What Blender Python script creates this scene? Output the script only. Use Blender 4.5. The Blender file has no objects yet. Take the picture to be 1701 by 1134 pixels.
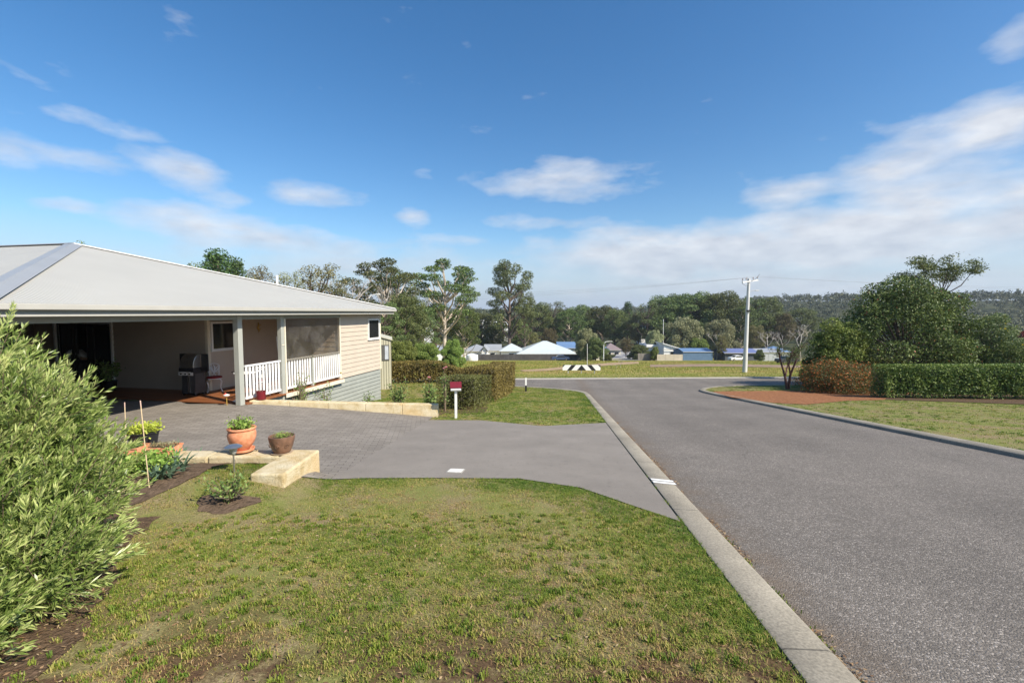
import bpy, math, random
import numpy as np
from mathutils import Vector, Matrix
from mathutils.geometry import delaunay_2d_cdt
R = math.radians
scene = bpy.context.scene
COL = scene.collection
rng = np.random.default_rng(7)
random.seed(7)
F, CU, CV, PITCH = 756.0, 850.5, 567.0, R(3.63)
SP, CP = math.sin(PITCH), math.cos(PITCH)

# ------------------------------------------------------------------ measuring helpers
def ray(u, v):
    x = (u-CU)/F; y = (CV-v)/F
    return (x, CP + y*SP, -SP + y*CP)
def at(u, v, Y):
    r = ray(u, v); k = Y/r[1]
    return Vector((r[0]*k, Y, r[2]*k))
def ss(a, b, x):
    t = np.clip((np.asarray(x, float)-a)/(b-a), 0, 1); return t*t*(3-2*t)
KY = [-40, 24, 37, 140, 220, 420, 700, 3000]
KZ = [-1.6+.1127*40, -4.305, -5.345, -14.56, -15.4, -9.0, -3.0, 0.0]
def P0(y): return np.interp(y, KY, KZ)
def G(x, y):
    x = np.asarray(x, float); y = np.asarray(y, float)
    p = P0(y)
    yl = np.where(x > -7.4, 12.5+.176*(x+7.4), 12.4-.197*(x+7.4))
    t = np.clip((-2.4-x)/5, 0, 1)
    pad = p*(1-t) + (-2.52)*t
    m = ss(6.05, 6.35, y) * (1-ss(-.02, .3, y-yl))
    p = p*(1-m) + pad*m
    p = p + .235*ss(4.4, 5.9, y)*(1-ss(6.15, 6.3, y))*(1-ss(-3.35, -2.3, x))*ss(-9, -8, x)
    yard = np.maximum(p, -3.95)
    my = (1-ss(-4.5, -2.5, x)) * ss(16, 18, y) * (1-ss(26.6, 27.4, y))
    p = p*(1-my) + yard*my
    p = p + 20*ss(240, 460, y)*ss(110, 420, x)*(1-ss(900, 2000, y))
    p = p + 9*ss(100, 260, y)*(1-ss(-220, -90, x))
    return p
def gz(x, y): return float(G(x, y))
def gp(u, v, off=0.0):
    """the ground point that the photograph shows at a pixel"""
    r = ray(u, v); lo = 0.5; hi = None; k = 0.5
    while k < 3000:
        if r[2]*k < gz(r[0]*k, r[1]*k)+off: hi = k; break
        lo = k; k *= 1.03
    if hi is None: hi = 3000
    for _ in range(30):
        mid = (lo+hi)/2
        if r[2]*mid < gz(r[0]*mid, r[1]*mid)+off: hi = mid
        else: lo = mid
    return Vector((r[0]*hi, r[1]*hi, r[2]*hi))
def xl(y): return 1.48+.108*(y-2.28)
def xr(y): return 9.0+.108*(y-8)

# ------------------------------------------------------------------ materials
def new_mat(name):
    m = bpy.data.materials.new(name); m.use_nodes = True
    nt = m.node_tree; nt.nodes.clear()
    o = nt.nodes.new('ShaderNodeOutputMaterial')
    b = nt.nodes.new('ShaderNodeBsdfPrincipled')
    nt.links.new(b.outputs[0], o.inputs[0])
    return m, nt, b, o
def N(nt, kind, **kw):
    n = nt.nodes.new(kind)
    for k, v in kw.items():
        if k.startswith('i_'): n.inputs[k[2:].replace('_', ' ')].default_value = v
        else: setattr(n, k, v)
    return n
def noise(nt, vec, scale, detail=4, rough=.55):
    n = N(nt, 'ShaderNodeTexNoise'); n.inputs['Scale'].default_value = scale
    n.inputs['Detail'].default_value = detail; n.inputs['Roughness'].default_value = rough
    if vec is not None: nt.links.new(vec, n.inputs['Vector'])
    return n.outputs['Fac']
def ramp(nt, fac, stops):
    r = N(nt, 'ShaderNodeValToRGB'); e = r.color_ramp.elements
    while len(e) < len(stops): e.new(.5)
    for i, (p, c) in enumerate(stops):
        e[i].position = p
        e[i].color = (c, c, c, 1) if isinstance(c, (int, float)) else (*c, 1)
    nt.links.new(fac, r.inputs[0]); return r.outputs[0]
def mixc(nt, fac, a, b, mode='MIX'):
    m = N(nt, 'ShaderNodeMix', data_type='RGBA', blend_type=mode)
    if isinstance(fac, (int, float)): m.inputs[0].default_value = fac
    else: nt.links.new(fac, m.inputs[0])
    for i, c in ((6, a), (7, b)):
        if isinstance(c, tuple): m.inputs[i].default_value = (*c, 1)
        else: nt.links.new(c, m.inputs[i])
    return m.outputs[2]
def mth(nt, op, a, b=None, c=None, clamp=False):
    m = N(nt, 'ShaderNodeMath', operation=op); m.use_clamp = clamp
    for i, v in enumerate((a, b, c)):
        if v is None: continue
        if isinstance(v, (int, float)): m.inputs[i].default_value = v
        else: nt.links.new(v, m.inputs[i])
    return m.outputs[0]
def bumpit(nt, b, h, strength=.3, dist=.01):
    n = N(nt, 'ShaderNodeBump'); n.inputs['Strength'].default_value = strength; n.inputs['Distance'].default_value = dist
    nt.links.new(h, n.inputs['Height']); nt.links.new(n.outputs[0], b.inputs['Normal'])
def objc(nt): return N(nt, 'ShaderNodeTexCoord').outputs['Object']
def geop(nt): return N(nt, 'ShaderNodeNewGeometry').outputs['Position']
def mat(name, col, rough=.7, var=.18, scale=6, bump=.15, bscale=60, bdist=.004, metal=0, spec=.4, tint=None):
    m, nt, b, o = new_mat(name); v = objc(nt)
    f = ramp(nt, noise(nt, v, scale, 6), [(.3, 0.), (.7, 1.)])
    c0 = tuple(c*(1-var) for c in col); c1 = tuple(min(1, c*(1+var)) for c in (tint or col))
    nt.links.new(mixc(nt, f, c0, c1), b.inputs['Base Color'])
    b.inputs['Roughness'].default_value = rough; b.inputs['Metallic'].default_value = metal
    b.inputs['Specular IOR Level'].default_value = spec
    if bump: bumpit(nt, b, noise(nt, v, bscale, 3), bump, bdist)
    return m
LK = 1.45
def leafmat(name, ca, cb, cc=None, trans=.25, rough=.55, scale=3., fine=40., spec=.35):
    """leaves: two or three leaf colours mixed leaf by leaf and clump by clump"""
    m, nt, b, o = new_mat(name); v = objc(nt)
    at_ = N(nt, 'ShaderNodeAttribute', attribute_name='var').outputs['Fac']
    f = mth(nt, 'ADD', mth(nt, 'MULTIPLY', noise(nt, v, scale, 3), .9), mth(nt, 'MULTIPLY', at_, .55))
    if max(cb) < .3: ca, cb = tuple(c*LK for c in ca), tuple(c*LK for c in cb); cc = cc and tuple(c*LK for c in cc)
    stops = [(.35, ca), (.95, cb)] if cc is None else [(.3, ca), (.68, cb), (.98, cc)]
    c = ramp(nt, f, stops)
    nt.links.new(c, b.inputs['Base Color']); b.inputs['Roughness'].default_value = rough
    b.inputs['Specular IOR Level'].default_value = spec
    if trans:
        t = N(nt, 'ShaderNodeBsdfTranslucent'); nt.links.new(c, t.inputs[0])
        mx = N(nt, 'ShaderNodeMixShader'); mx.inputs[0].default_value = trans
        nt.links.new(b.outputs[0], mx.inputs[1]); nt.links.new(t.outputs[0], mx.inputs[2])
        nt.links.new(mx.outputs[0], o.inputs[0])
    return m

# ------------------------------------------------------------------ mesh helpers
def mesh_np(name, V, Fa, mats=(), var=None, smooth=False, midx=None):
    V = np.asarray(V, np.float32).reshape(-1, 3); Fa = np.asarray(Fa, np.int32); k = Fa.shape[1]
    me = bpy.data.meshes.new(name)
    me.vertices.add(len(V)); me.vertices.foreach_set('co', V.ravel())
    me.loops.add(Fa.size); me.loops.foreach_set('vertex_index', Fa.ravel())
    me.polygons.add(len(Fa)); me.polygons.foreach_set('loop_start', np.arange(len(Fa), dtype=np.int32)*k)
    me.polygons.foreach_set('loop_total', np.full(len(Fa), k, np.int32))
    if smooth: me.polygons.foreach_set('use_smooth', np.ones(len(Fa), bool))
    if midx is not None: me.polygons.foreach_set('material_index', np.asarray(midx, np.int32))
    me.update(calc_edges=True)
    if var is not None:
        a = me.attributes.new('var', 'FLOAT', 'FACE'); a.data.foreach_set('value', np.asarray(var, np.float32))
    for m in mats: me.materials.append(m)
    return me
def link(name, me, parent=None, loc=(0, 0, 0)):
    o = bpy.data.objects.new(name, me); COL.objects.link(o); o.location = loc
    if parent is not None: o.parent = parent
    return o
def tag(o, label=None, cat=None, group=None, kind=None):
    if label: o['label'] = label
    if cat: o['category'] = cat
    if group: o['group'] = group
    if kind: o['kind'] = kind
    return o
def thing(name, label, cat, loc=(0, 0, 0), group=None, rz=0):
    o = bpy.data.objects.new(name, None); COL.objects.link(o); o.location = loc; o.rotation_euler = (0, 0, rz)
    o.empty_display_size = .2
    return tag(o, label, cat, group)
def copytree(o, parent=None):
    c = o.copy(); COL.objects.link(c)
    if parent is not None: c.parent = parent
    for ch in list(o.children): copytree(ch, c)
    return c
class MB:
    """collects shapes, then links them as one mesh object"""
    def __init__(s): s.v = []; s.f = []; s.sm = []
    def add(s, vs, fs, smooth=False):
        n = len(s.v); s.v += [tuple(v) for v in vs]; s.f += [tuple(i+n for i in f) for f in fs]; s.sm += [smooth]*len(fs)
        return s
    def box(s, a, b, M=None):
        (x0, y0, z0), (x1, y1, z1) = a, b
        vs = [Vector(p) for p in ((x0,y0,z0),(x1,y0,z0),(x1,y1,z0),(x0,y1,z0),(x0,y0,z1),(x1,y0,z1),(x1,y1,z1),(x0,y1,z1))]
        if M is not None: vs = [M @ v for v in vs]
        return s.add(vs, [(0,3,2,1),(4,5,6,7),(0,1,5,4),(1,2,6,5),(2,3,7,6),(3,0,4,7)])
    def tube(s, pts, rad, n=8, cap=True):
        pts = [Vector(p) for p in pts]
        if isinstance(rad, (int, float)): rad = [rad]*len(pts)
        vs = []; 
        for i, p in enumerate(pts):
            d = (pts[min(i+1, len(pts)-1)]-pts[max(i-1, 0)])
            d = d.normalized() if d.length > 1e-9 else Vector((0, 0, 1))
            ref = Vector((0, 0, 1)) if abs(d.z) < .95 else Vector((1, 0, 0))
            a = d.cross(ref).normalized(); b = d.cross(a)
            for k in range(n):
                t = 2*math.pi*k/n; vs.append(p+(a*math.cos(t)+b*math.sin(t))*rad[i])
        fs = [(i*n+k, i*n+(k+1) % n, (i+1)*n+(k+1) % n, (i+1)*n+k) for i in range(len(pts)-1) for k in range(n)]
        if cap: fs += [tuple(range(n))[::-1], tuple((len(pts)-1)*n+k for k in range(n))]
        return s.add(vs, fs, True)
    def lathe(s, c, prof, n=24, sx=1, sy=1):
        c = Vector(c); vs = []
        for r, z in prof:
            for k in range(n):
                t = 2*math.pi*k/n; vs.append((c.x+r*math.cos(t)*sx, c.y+r*math.sin(t)*sy, c.z+z))
        fs = [(i*n+k, i*n+(k+1) % n, (i+1)*n+(k+1) % n, (i+1)*n+k) for i in range(len(prof)-1) for k in range(n)]
        return s.add(vs, fs, True)
    def poly(s, pts): return s.add(pts, [tuple(range(len(pts)))])
    def build(s, name, m, parent=None, org=None, bevel=0):
        o0 = Vector((0, 0, 0))
        if org is not None: o0 = Vector(org)
        q = parent
        while q is not None: o0 = o0+Vector(q.location); q = q.parent
        me = bpy.data.meshes.new(name)
        me.from_pydata([tuple(Vector(v)-o0) for v in s.v], [], s.f)
        me.polygons.foreach_set('use_smooth', s.sm)
        for x in (m if isinstance(m, (list, tuple)) else [m]): me.materials.append(x)
        me.update()
        o = link(name, me, parent, org if org is not None else (0, 0, 0))
        if any(s.sm):
            try: me.set_sharp_from_angle(angle=R(40))
            except Exception: pass
        if bevel:
            bv = o.modifiers.new('bevel', 'BEVEL'); bv.width = bevel; bv.segments = 2; bv.limit_method = 'ANGLE'
        return o
def leaves(Pc, L, W, A=None, Nn=None, r=rng):
    """diamond leaves at points Pc: length L, width W, along A"""
    n = len(Pc); Pc = np.asarray(Pc, float)
    if A is None: A = r.normal(size=(n, 3))
    A = A/np.linalg.norm(A, axis=1, keepdims=True)
    if Nn is None: Nn = r.normal(size=(n, 3))
    B = np.cross(A, Nn); B /= np.linalg.norm(B, axis=1, keepdims=True)+1e-9
    L = np.broadcast_to(L, n)[:, None]; W = np.broadcast_to(W, n)[:, None]
    V = np.stack([Pc-A*L*.5, Pc+B*W*.5, Pc+A*L*.5, Pc-B*W*.5], 1).reshape(-1, 3)
    return V, np.arange(n*4).reshape(n, 4)
def blades(Pb, H, W, lean, r=rng):
    """grass blades: one folded quad each, root at Pb"""
    n = len(Pb); th = r.uniform(0, 2*math.pi, n)
    D = np.stack([np.cos(th), np.sin(th), np.zeros(n)], 1); S = np.stack([-np.sin(th), np.cos(th), np.zeros(n)], 1)
    H = np.broadcast_to(H, n)[:, None]; W = np.broadcast_to(W, n)[:, None]; lean = np.broadcast_to(lean, n)[:, None]
    Z = np.array([[0, 0, 1.]])
    mid = Pb+Z*H*.55+D*H*lean*.35; tip = Pb+Z*H*(1-.35*lean)+D*H*lean
    V = np.stack([Pb-S*W*.5, Pb+S*W*.5, mid+S*W*.4, mid-S*W*.4, tip], 1).reshape(-1, 3)
    b = np.arange(n)*5
    Fq = np.stack([b, b+1, b+2, b+3], 1); Ft = np.stack([b+3, b+2, b+4, b+4], 1)
    return V, Fq, np.stack([b+3, b+2, b+4], 1)
def inpoly(x, y, poly):
    x = np.asarray(x); y = np.asarray(y); c = np.zeros(x.shape, bool); n = len(poly)
    for i in range(n):
        x0, y0 = poly[i][:2]; x1, y1 = poly[(i+1) % n][:2]
        if y0 == y1: continue
        k = ((y0 > y) != (y1 > y)) & (x < (x1-x0)*(y-y0)/(y1-y0)+x0); c ^= k
    return c
def densify(poly, step, closed=True):
    out = []; n = len(poly)
    for i in range(n if closed else n-1):
        a = Vector(poly[i][:2]); b = Vector(poly[(i+1) % n][:2]); k = max(1, int((b-a).length/step))
        out += [tuple(a.lerp(b, j/k)) for j in range(k)]
    if not closed: out.append(tuple(poly[-1][:2]))
    return out
def sheet(name, poly, off, m, step=.5, zf=None, kind='structure'):
    p = densify(poly, step); zf = zf or G
    xs = [q[0] for q in p]; ys = [q[1] for q in p]
    gx, gy = np.meshgrid(np.arange(min(xs)+step/2, max(xs), step), np.arange(min(ys)+step/2, max(ys), step))
    gx = gx.ravel(); gy = gy.ravel(); k = inpoly(gx, gy, p)
    pts = [Vector(q) for q in p]+[Vector((a, b)) for a, b in zip(gx[k], gy[k])]
    r = delaunay_2d_cdt(pts, [(i, (i+1) % len(p)) for i in range(len(p))], [], 0, 1e-5)
    V, Fc = r[0], r[2]
    cx = np.array([sum(V[i].x for i in f)/len(f) for f in Fc]); cy = np.array([sum(V[i].y for i in f)/len(f) for f in Fc])
    kk = inpoly(cx, cy, p); Fc = [f for f, q in zip(Fc, kk) if q]
    z = zf(np.array([v.x for v in V]), np.array([v.y for v in V]))+off
    me = bpy.data.meshes.new(name); me.from_pydata([(v.x, v.y, float(h)) for v, h in zip(V, z)], [], Fc)
    me.materials.append(m); me.polygons.foreach_set('use_smooth', [True]*len(Fc)); me.update()
    # faces must look up
    if len(me.polygons) and me.polygons[0].normal.z < 0: me.flip_normals()
    return tag(link(name, me), kind=kind)

# ------------------------------------------------------------------ camera, sun, sky
cam = bpy.data.cameras.new('camera'); co = bpy.data.objects.new('camera', cam); COL.objects.link(co)
co.location = (0, 0, 0); co.rotation_euler = (R(90)-PITCH, 0, 0)
cam.lens = 36*F/1701; cam.sensor_width = 36; cam.clip_start = .05; cam.clip_end = 12000
scene.camera = co
EL, AZ = R(41), R(34)            # azimuth measured from +X towards the viewer
sd = Vector((math.cos(EL)*math.cos(AZ), -math.cos(EL)*math.sin(AZ), math.sin(EL)))
sl = bpy.data.lights.new('sun', 'SUN'); sl.energy = 4.8; sl.angle = R(.53); sl.color = (1, .915, .78)
so = bpy.data.objects.new('sun', sl); COL.objects.link(so); so.rotation_euler = sd.to_track_quat('Z', 'Y').to_euler(); so.location = (20, -20, 30)
scene.view_settings.view_transform = 'Standard'; scene.view_settings.look = 'None'
scene.view_settings.exposure = .62; scene.view_settings.gamma = 1
w = bpy.data.worlds.new('World'); scene.world = w; w.use_nodes = True
nt = w.node_tree; nt.nodes.clear()
wo = N(nt, 'ShaderNodeOutputWorld'); bg = N(nt, 'ShaderNodeBackground'); nt.links.new(bg.outputs[0], wo.inputs[0])
sky = N(nt, 'ShaderNodeTexSky', sky_type='NISHITA'); sky.sun_disc = False; sky.sun_elevation = EL; sky.sun_rotation = math.pi/2+AZ
sky.air_density = 1.0; sky.dust_density = .6; sky.ozone_density = 2.2; sky.altitude = 50
SKYK = .088
tc = N(nt, 'ShaderNodeTexCoord').outputs['Generated']
sx = N(nt, 'ShaderNodeSeparateXYZ'); nt.links.new(tc, sx.inputs[0])
az = mth(nt, 'ARCTAN2', sx.outputs[0], sx.outputs[1]); el = mth(nt, 'ARCSINE', sx.outputs[2])
def azel(u, v):
    r = Vector(ray(u, v)).normalized(); return math.atan2(r.x, r.y), math.asin(r.z)
cv = N(nt, 'ShaderNodeCombineXYZ')
nt.links.new(az, cv.inputs[0]); nt.links.new(mth(nt, 'MULTIPLY', el, 2.6), cv.inputs[1])
base = noise(nt, cv.outputs[0], 7.0, 7, .56)
shade = noise(nt, cv.outputs[0], 15, 4, .55)
# (u, v, half width, half height, tilt, weight): the cloud banks, as directions in the sky
CL = [(925,302,175,44,0,1.0),(1010,300,60,42,0,.5),(510,322,110,28,0,1.0),(310,285,110,38,-.12,1.0),(385,330,60,24,0,.7),
      (120,262,150,34,.0,.74),(10,250,100,44,0,.74),(160,206,160,24,-.04,.66),(50,186,110,24,-.05,.5),(40,125,60,14,-.3,.3),
      (115,340,85,22,0,.95),(400,388,240,38,-.08,1.15),(560,412,150,34,0,.8),(210,160,70,24,-.6,.3),
      (690,362,36,22,0,.7),(700,290,55,22,-.2,.45),(760,397,120,16,0,.6),(540,150,40,18,0,.25),
      (900,370,140,20,0,.7),(620,440,420,40,0,.75),
      (1130,425,400,66,0,1.5),(1400,400,420,74,0,1.65),(1330,320,130,38,.1,.95),(1500,270,210,66,.2,1.15),(1640,215,190,62,.22,1.15),
      (1560,330,300,84,0,1.3),(1700,60,80,60,.6,.5),(1680,350,300,112,0,1.2),(1420,240,90,22,.3,.4),(1620,185,150,22,.2,.5),
      (1240,470,900,42,0,1.1),(400,480,700,46,0,.8)]
tot = None
for (u, v, a, b, t, wt) in CL:
    A0, E0 = azel(u, v); A1, _ = azel(min(u+a, 2600), v); _, E1 = azel(u, v-b)
    ra, rb = abs(A1-A0), abs(E1-E0)
    mp = N(nt, 'ShaderNodeMapping', vector_type='TEXTURE')
    mp.inputs['Location'].default_value = (A0, E0, 0); mp.inputs['Rotation'].default_value = (0, 0, t); mp.inputs['Scale'].default_value = (ra, rb, 1)
    if tot is None:
        cae = N(nt, 'ShaderNodeCombineXYZ'); nt.links.new(az, cae.inputs[0]); nt.links.new(el, cae.inputs[1])
    nt.links.new(cae.outputs[0], mp.inputs[0])
    ln = N(nt, 'ShaderNodeVectorMath', operation='LENGTH'); nt.links.new(mp.outputs[0], ln.inputs[0])
    q = mth(nt, 'MULTIPLY', mth(nt, 'SUBTRACT', 1.25, ln.outputs['Value'], clamp=True), wt)
    tot = q if tot is None else mth(nt, 'SMOOTH_MAX', tot, q, .12)
d1 = mth(nt, 'SUBTRACT', mth(nt, 'ADD', tot, mth(nt, 'MULTIPLY', mth(nt, 'SUBTRACT', base, .5), 2.0)), .37)
cover = ramp(nt, d1, [(0.0, 0.), (.35, .38), (.95, .92)])
low = mth(nt, 'SUBTRACT', 1.0, mth(nt, 'DIVIDE', el, R(9)), clamp=True)
lit = mth(nt, 'ADD', mth(nt, 'MULTIPLY', mth(nt, 'SUBTRACT', shade, .5), 1.6), mth(nt, 'SUBTRACT', .72, mth(nt, 'MULTIPLY', d1, .12)), clamp=True)
lit = mth(nt, 'SUBTRACT', lit, mth(nt, 'MULTIPLY', low, .35), clamp=True)
skyc = N(nt, 'ShaderNodeHueSaturation'); skyc.inputs['Saturation'].default_value = 1.32; skyc.inputs['Value'].default_value = 1.2
nt.links.new(sky.outputs[0], skyc.inputs['Color'])
hz = mixc(nt, mth(nt, 'MULTIPLY', mth(nt, 'POWER', low, .8), .9), skyc.outputs[0], (3.6, 4.5, 5.9))
ccol = mixc(nt, lit, (3.9, 4.2, 4.9), (6.9, 7.05, 7.3))
fin = mixc(nt, mth(nt, 'MULTIPLY', cover, mth(nt, 'SUBTRACT', 1.0, mth(nt, 'MULTIPLY', low, .45))), hz, ccol)
nt.links.new(fin, bg.inputs[0]); bg.inputs[1].default_value = SKYK
w.cycles.sampling_method = 'MANUAL'; w.cycles.sample_map_resolution = 256
# ------------------------------------------------------------------ value noise for scattering
_h = np.random.default_rng(3).random((256, 256))
def vn(x, y):
    x = np.asarray(x, float); y = np.asarray(y, float)
    xi = np.floor(x).astype(int); yi = np.floor(y).astype(int); fx = x-xi; fy = y-yi
    fx = fx*fx*(3-2*fx); fy = fy*fy*(3-2*fy); g = lambda a, b: _h[a % 256, b % 256]
    return (g(xi, yi)*(1-fx)+g(xi+1, yi)*fx)*(1-fy)+(g(xi, yi+1)*(1-fx)+g(xi+1, yi+1)*fx)*fy
def fbm(x, y, s): return (vn(x/s, y/s)+.5*vn(x/s*2.1+9, y/s*2.1+4)+.25*vn(x/s*4.3+3, y/s*4.3+8))/1.75

# ------------------------------------------------------------------ surface materials
def ground_mat():
    m, nt, b, o = new_mat('ground_thatch'); v = geop(nt)
    n1 = noise(nt, v, 1.3, 5); n2 = noise(nt, v, 75, 5, .75); n3 = noise(nt, v, .05, 3); n4 = noise(nt, v, .35, 6, .65)
    c = ramp(nt, n2, [(.3, (.07, .05, .03)), (.48, (.21, .16, .085)), (.7, (.44, .36, .20))])
    g = ramp(nt, n2, [(.3, (.08, .10, .025)), (.7, (.29, .29, .09))])
    far = ramp(nt, n4, [(.36, (.17, .20, .035)), (.5, (.28, .25, .07)), (.64, (.33, .26, .11))])
    near = mixc(nt, ramp(nt, n1, [(.36, 0.), (.56, 1.)]), c, g)
    s = N(nt, 'ShaderNodeSeparateXYZ'); nt.links.new(v, s.inputs[0])
    fy = mth(nt, 'DIVIDE', mth(nt, 'SUBTRACT', s.outputs[1], 34), 8, clamp=True)
    bx_ = mth(nt, 'SUBTRACT', 1.0, mth(nt, 'DIVIDE', mth(nt, 'SUBTRACT', s.outputs[1], 2.2), 1.2), clamp=True)
    bare_ = mth(nt, 'MULTIPLY', bx_, ramp(nt, noise(nt, v, 2.6, 5, .65), [(.40, 0.), (.52, 1.)]))
    near = mixc(nt, bare_, near, ramp(nt, n2, [(.3, (.04, .022, .013)), (.7, (.15, .09, .055))]))
    c1 = mixc(nt, fy, near, far)
    fs = mth(nt, 'DIVIDE', mth(nt, 'SUBTRACT', s.outputs[1], 138), 10, clamp=True)
    dark = ramp(nt, n3, [(.4, (.035, .045, .02)), (.6, (.06, .065, .03))])
    nt.links.new(mixc(nt, fs, c1, dark), b.inputs['Base Color'])
    b.inputs['Roughness'].default_value = .95; b.inputs['Specular IOR Level'].default_value = .1
    bumpit(nt, b, n2, .5, .008); return m
def asphalt_mat():
    m, nt, b, o = new_mat('asphalt'); v = geop(nt)
    vo = N(nt, 'ShaderNodeTexVoronoi'); vo.inputs['Scale'].default_value = 95; nt.links.new(v, vo.inputs['Vector'])
    sc = N(nt, 'ShaderNodeSeparateColor'); nt.links.new(vo.outputs['Color'], sc.inputs[0])
    st = ramp(nt, sc.outputs[0], [(.0, (.105, .092, .079)), (.5, (.160, .141, .120)), (.84, (.212, .188, .161)), (1., (.38, .34, .30))])
    big = ramp(nt, noise(nt, v, .35, 5, .6), [(.3, .84), (.7, 1.14)])
    mid = ramp(nt, noise(nt, v, 3.2, 5, .7), [(.3, .92), (.7, 1.08)])
    c = mixc(nt, 1., mixc(nt, 1., st, big, 'MULTIPLY'), mid, 'MULTIPLY')
    # wheel tracks worn paler along the road
    s = N(nt, 'ShaderNodeSeparateXYZ'); nt.links.new(v, s.inputs[0])
    u = mth(nt, 'SUBTRACT', s.outputs[0], mth(nt, 'MULTIPLY', s.outputs[1], .108))
    tr = mth(nt, 'ADD', mth(nt, 'MULTIPLY', mth(nt, 'SINE', mth(nt, 'MULTIPLY', u, 3.4)), .045), 1.0)
    cb = N(nt, 'ShaderNodeCombineXYZ'); [nt.links.new(tr, cb.inputs[i]) for i in range(3)]
    c = mixc(nt, 1., c, cb.outputs[0], 'MULTIPLY')
    # dirt and grit gathered in the gutters, and hairline cracks
    ug = mth(nt, 'SUBTRACT', u, 1.53); e1 = mth(nt, 'SUBTRACT', 1., mth(nt, 'DIVIDE', mth(nt, 'ABSOLUTE', ug), .55), clamp=True)
    dirt = mth(nt, 'MULTIPLY', e1, ramp(nt, noise(nt, v, 2.5, 6, .7), [(.35, 0.), (.65, .8)]))
    c = mixc(nt, dirt, c, (.16, .115, .075))
    wv = N(nt, 'ShaderNodeTexVoronoi', feature='DISTANCE_TO_EDGE'); wv.inputs['Scale'].default_value = .23
    dsp = N(nt, 'ShaderNodeVectorMath', operation='ADD'); nz = N(nt, 'ShaderNodeTexNoise'); nz.inputs['Scale'].default_value = 1.3; nz.inputs['Detail'].default_value = 6; nt.links.new(v, nz.inputs['Vector'])
    nt.links.new(v, dsp.inputs[0]); nt.links.new(nz.outputs['Color'], dsp.inputs[1]); nt.links.new(dsp.outputs[0], wv.inputs['Vector'])
    crk = mth(nt, 'MULTIPLY', ramp(nt, wv.outputs['Distance'], [(.0, 1.), (.0035, 0.)]), ramp(nt, noise(nt, v, .3, 2), [(.5, 0.), (.62, .6)]))
    c = mixc(nt, crk, c, (.06, .055, .05))
    nt.links.new(c, b.inputs['Base Color']); b.inputs['Roughness'].default_value = .85
    b.inputs['Specular IOR Level'].default_value = .35
    bumpit(nt, b, vo.outputs['Distance'], .9, -.006); return m
def concrete_mat(name, c0, c1, fine=160, rough=.85, stain=.16, joints=0):
    m, nt, b, o = new_mat(name); v = geop(nt)
    f = noise(nt, v, 1.1, 7, .62); g = noise(nt, v, fine, 2)
    base = mixc(nt, ramp(nt, f, [(.3, 0.), (.7, 1.)]), c0, c1)
    c = mixc(nt, 1., base, ramp(nt, g, [(.3, 1-stain), (.7, 1+stain)]), 'MULTIPLY')
    sp = ramp(nt, noise(nt, v, 9, 6, .75), [(.32, .72), (.42, 1.)])
    c = mixc(nt, 1., c, ramp(nt, noise(nt, v, .55, 4, .7), [(.35, .95), (.6, 1.03)]), 'MULTIPLY')
    c = mixc(nt, 1., c, sp, 'MULTIPLY')
    if joints:
        sy_ = N(nt, 'ShaderNodeSeparateXYZ'); nt.links.new(v, sy_.inputs[0])
        j = ramp(nt, mth(nt, 'FRACT', mth(nt, 'DIVIDE', sy_.outputs[1], joints)), [(0., .35), (.004, .45), (.0065, 1.)])
        c = mixc(nt, 1., c, j, 'MULTIPLY')
    nt.links.new(c, b.inputs['Base Color']); b.inputs['Roughness'].default_value = rough
    bumpit(nt, b, g, .35, .003); return m
def paver_mat():
    m, nt, b, o = new_mat('brick_pavers'); v = geop(nt)
    mp = N(nt, 'ShaderNodeMapping'); mp.inputs['Rotation'].default_value = (0, 0, R(-11)); nt.links.new(v, mp.inputs[0])
    br = N(nt, 'ShaderNodeTexBrick'); nt.links.new(mp.outputs[0], br.inputs[0])
    br.inputs['Scale'].default_value = 1; br.inputs['Brick Width'].default_value = .23; br.inputs['Row Height'].default_value = .115
    br.inputs['Mortar Size'].default_value = .006; br.inputs['Mortar Smooth'].default_value = .3; br.inputs['Bias'].default_value = 0
    br.inputs['Color1'].default_value = (.20, .176, .148, 1); br.inputs['Color2'].default_value = (.26, .232, .198, 1)
    br.inputs['Mortar'].default_value = (.105, .09, .07, 1)
    c = mixc(nt, 1., br.outputs[0], ramp(nt, noise(nt, v, .8, 6), [(.3, .82), (.7, 1.12)]), 'MULTIPLY')
    c = mixc(nt, 1., c, ramp(nt, noise(nt, v, 120, 2), [(.3, .85), (.7, 1.13)]), 'MULTIPLY')
    nt.links.new(c, b.inputs['Base Color']); b.inputs['Roughness'].default_value = .88
    bumpit(nt, b, br.outputs['Fac'], .7, -.005); return m
def limestone_mat():
    m, nt, b, o = new_mat('limestone'); v = geop(nt)
    f = noise(nt, v, 4, 8, .7); g = noise(nt, v, 45, 4, .7); p = noise(nt, v, 1.7, 4)
    c = ramp(nt, f, [(.3, (.42, .31, .15)), (.5, (.59, .50, .32)), (.7, (.68, .61, .45))])
    c = mixc(nt, ramp(nt, p, [(.5, 0.), (.66, .55)]), c, (.60, .42, .20))
    c = mixc(nt, 1., c, ramp(nt, g, [(.28, .62), (.42, 1.)]), 'MULTIPLY')
    nt.links.new(c, b.inputs['Base Color']); b.inputs['Roughness'].default_value = .95
    b.inputs['Specular IOR Level'].default_value = .1
    bumpit(nt, b, mth(nt, 'ADD', g, f), .9, .018); return m
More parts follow.
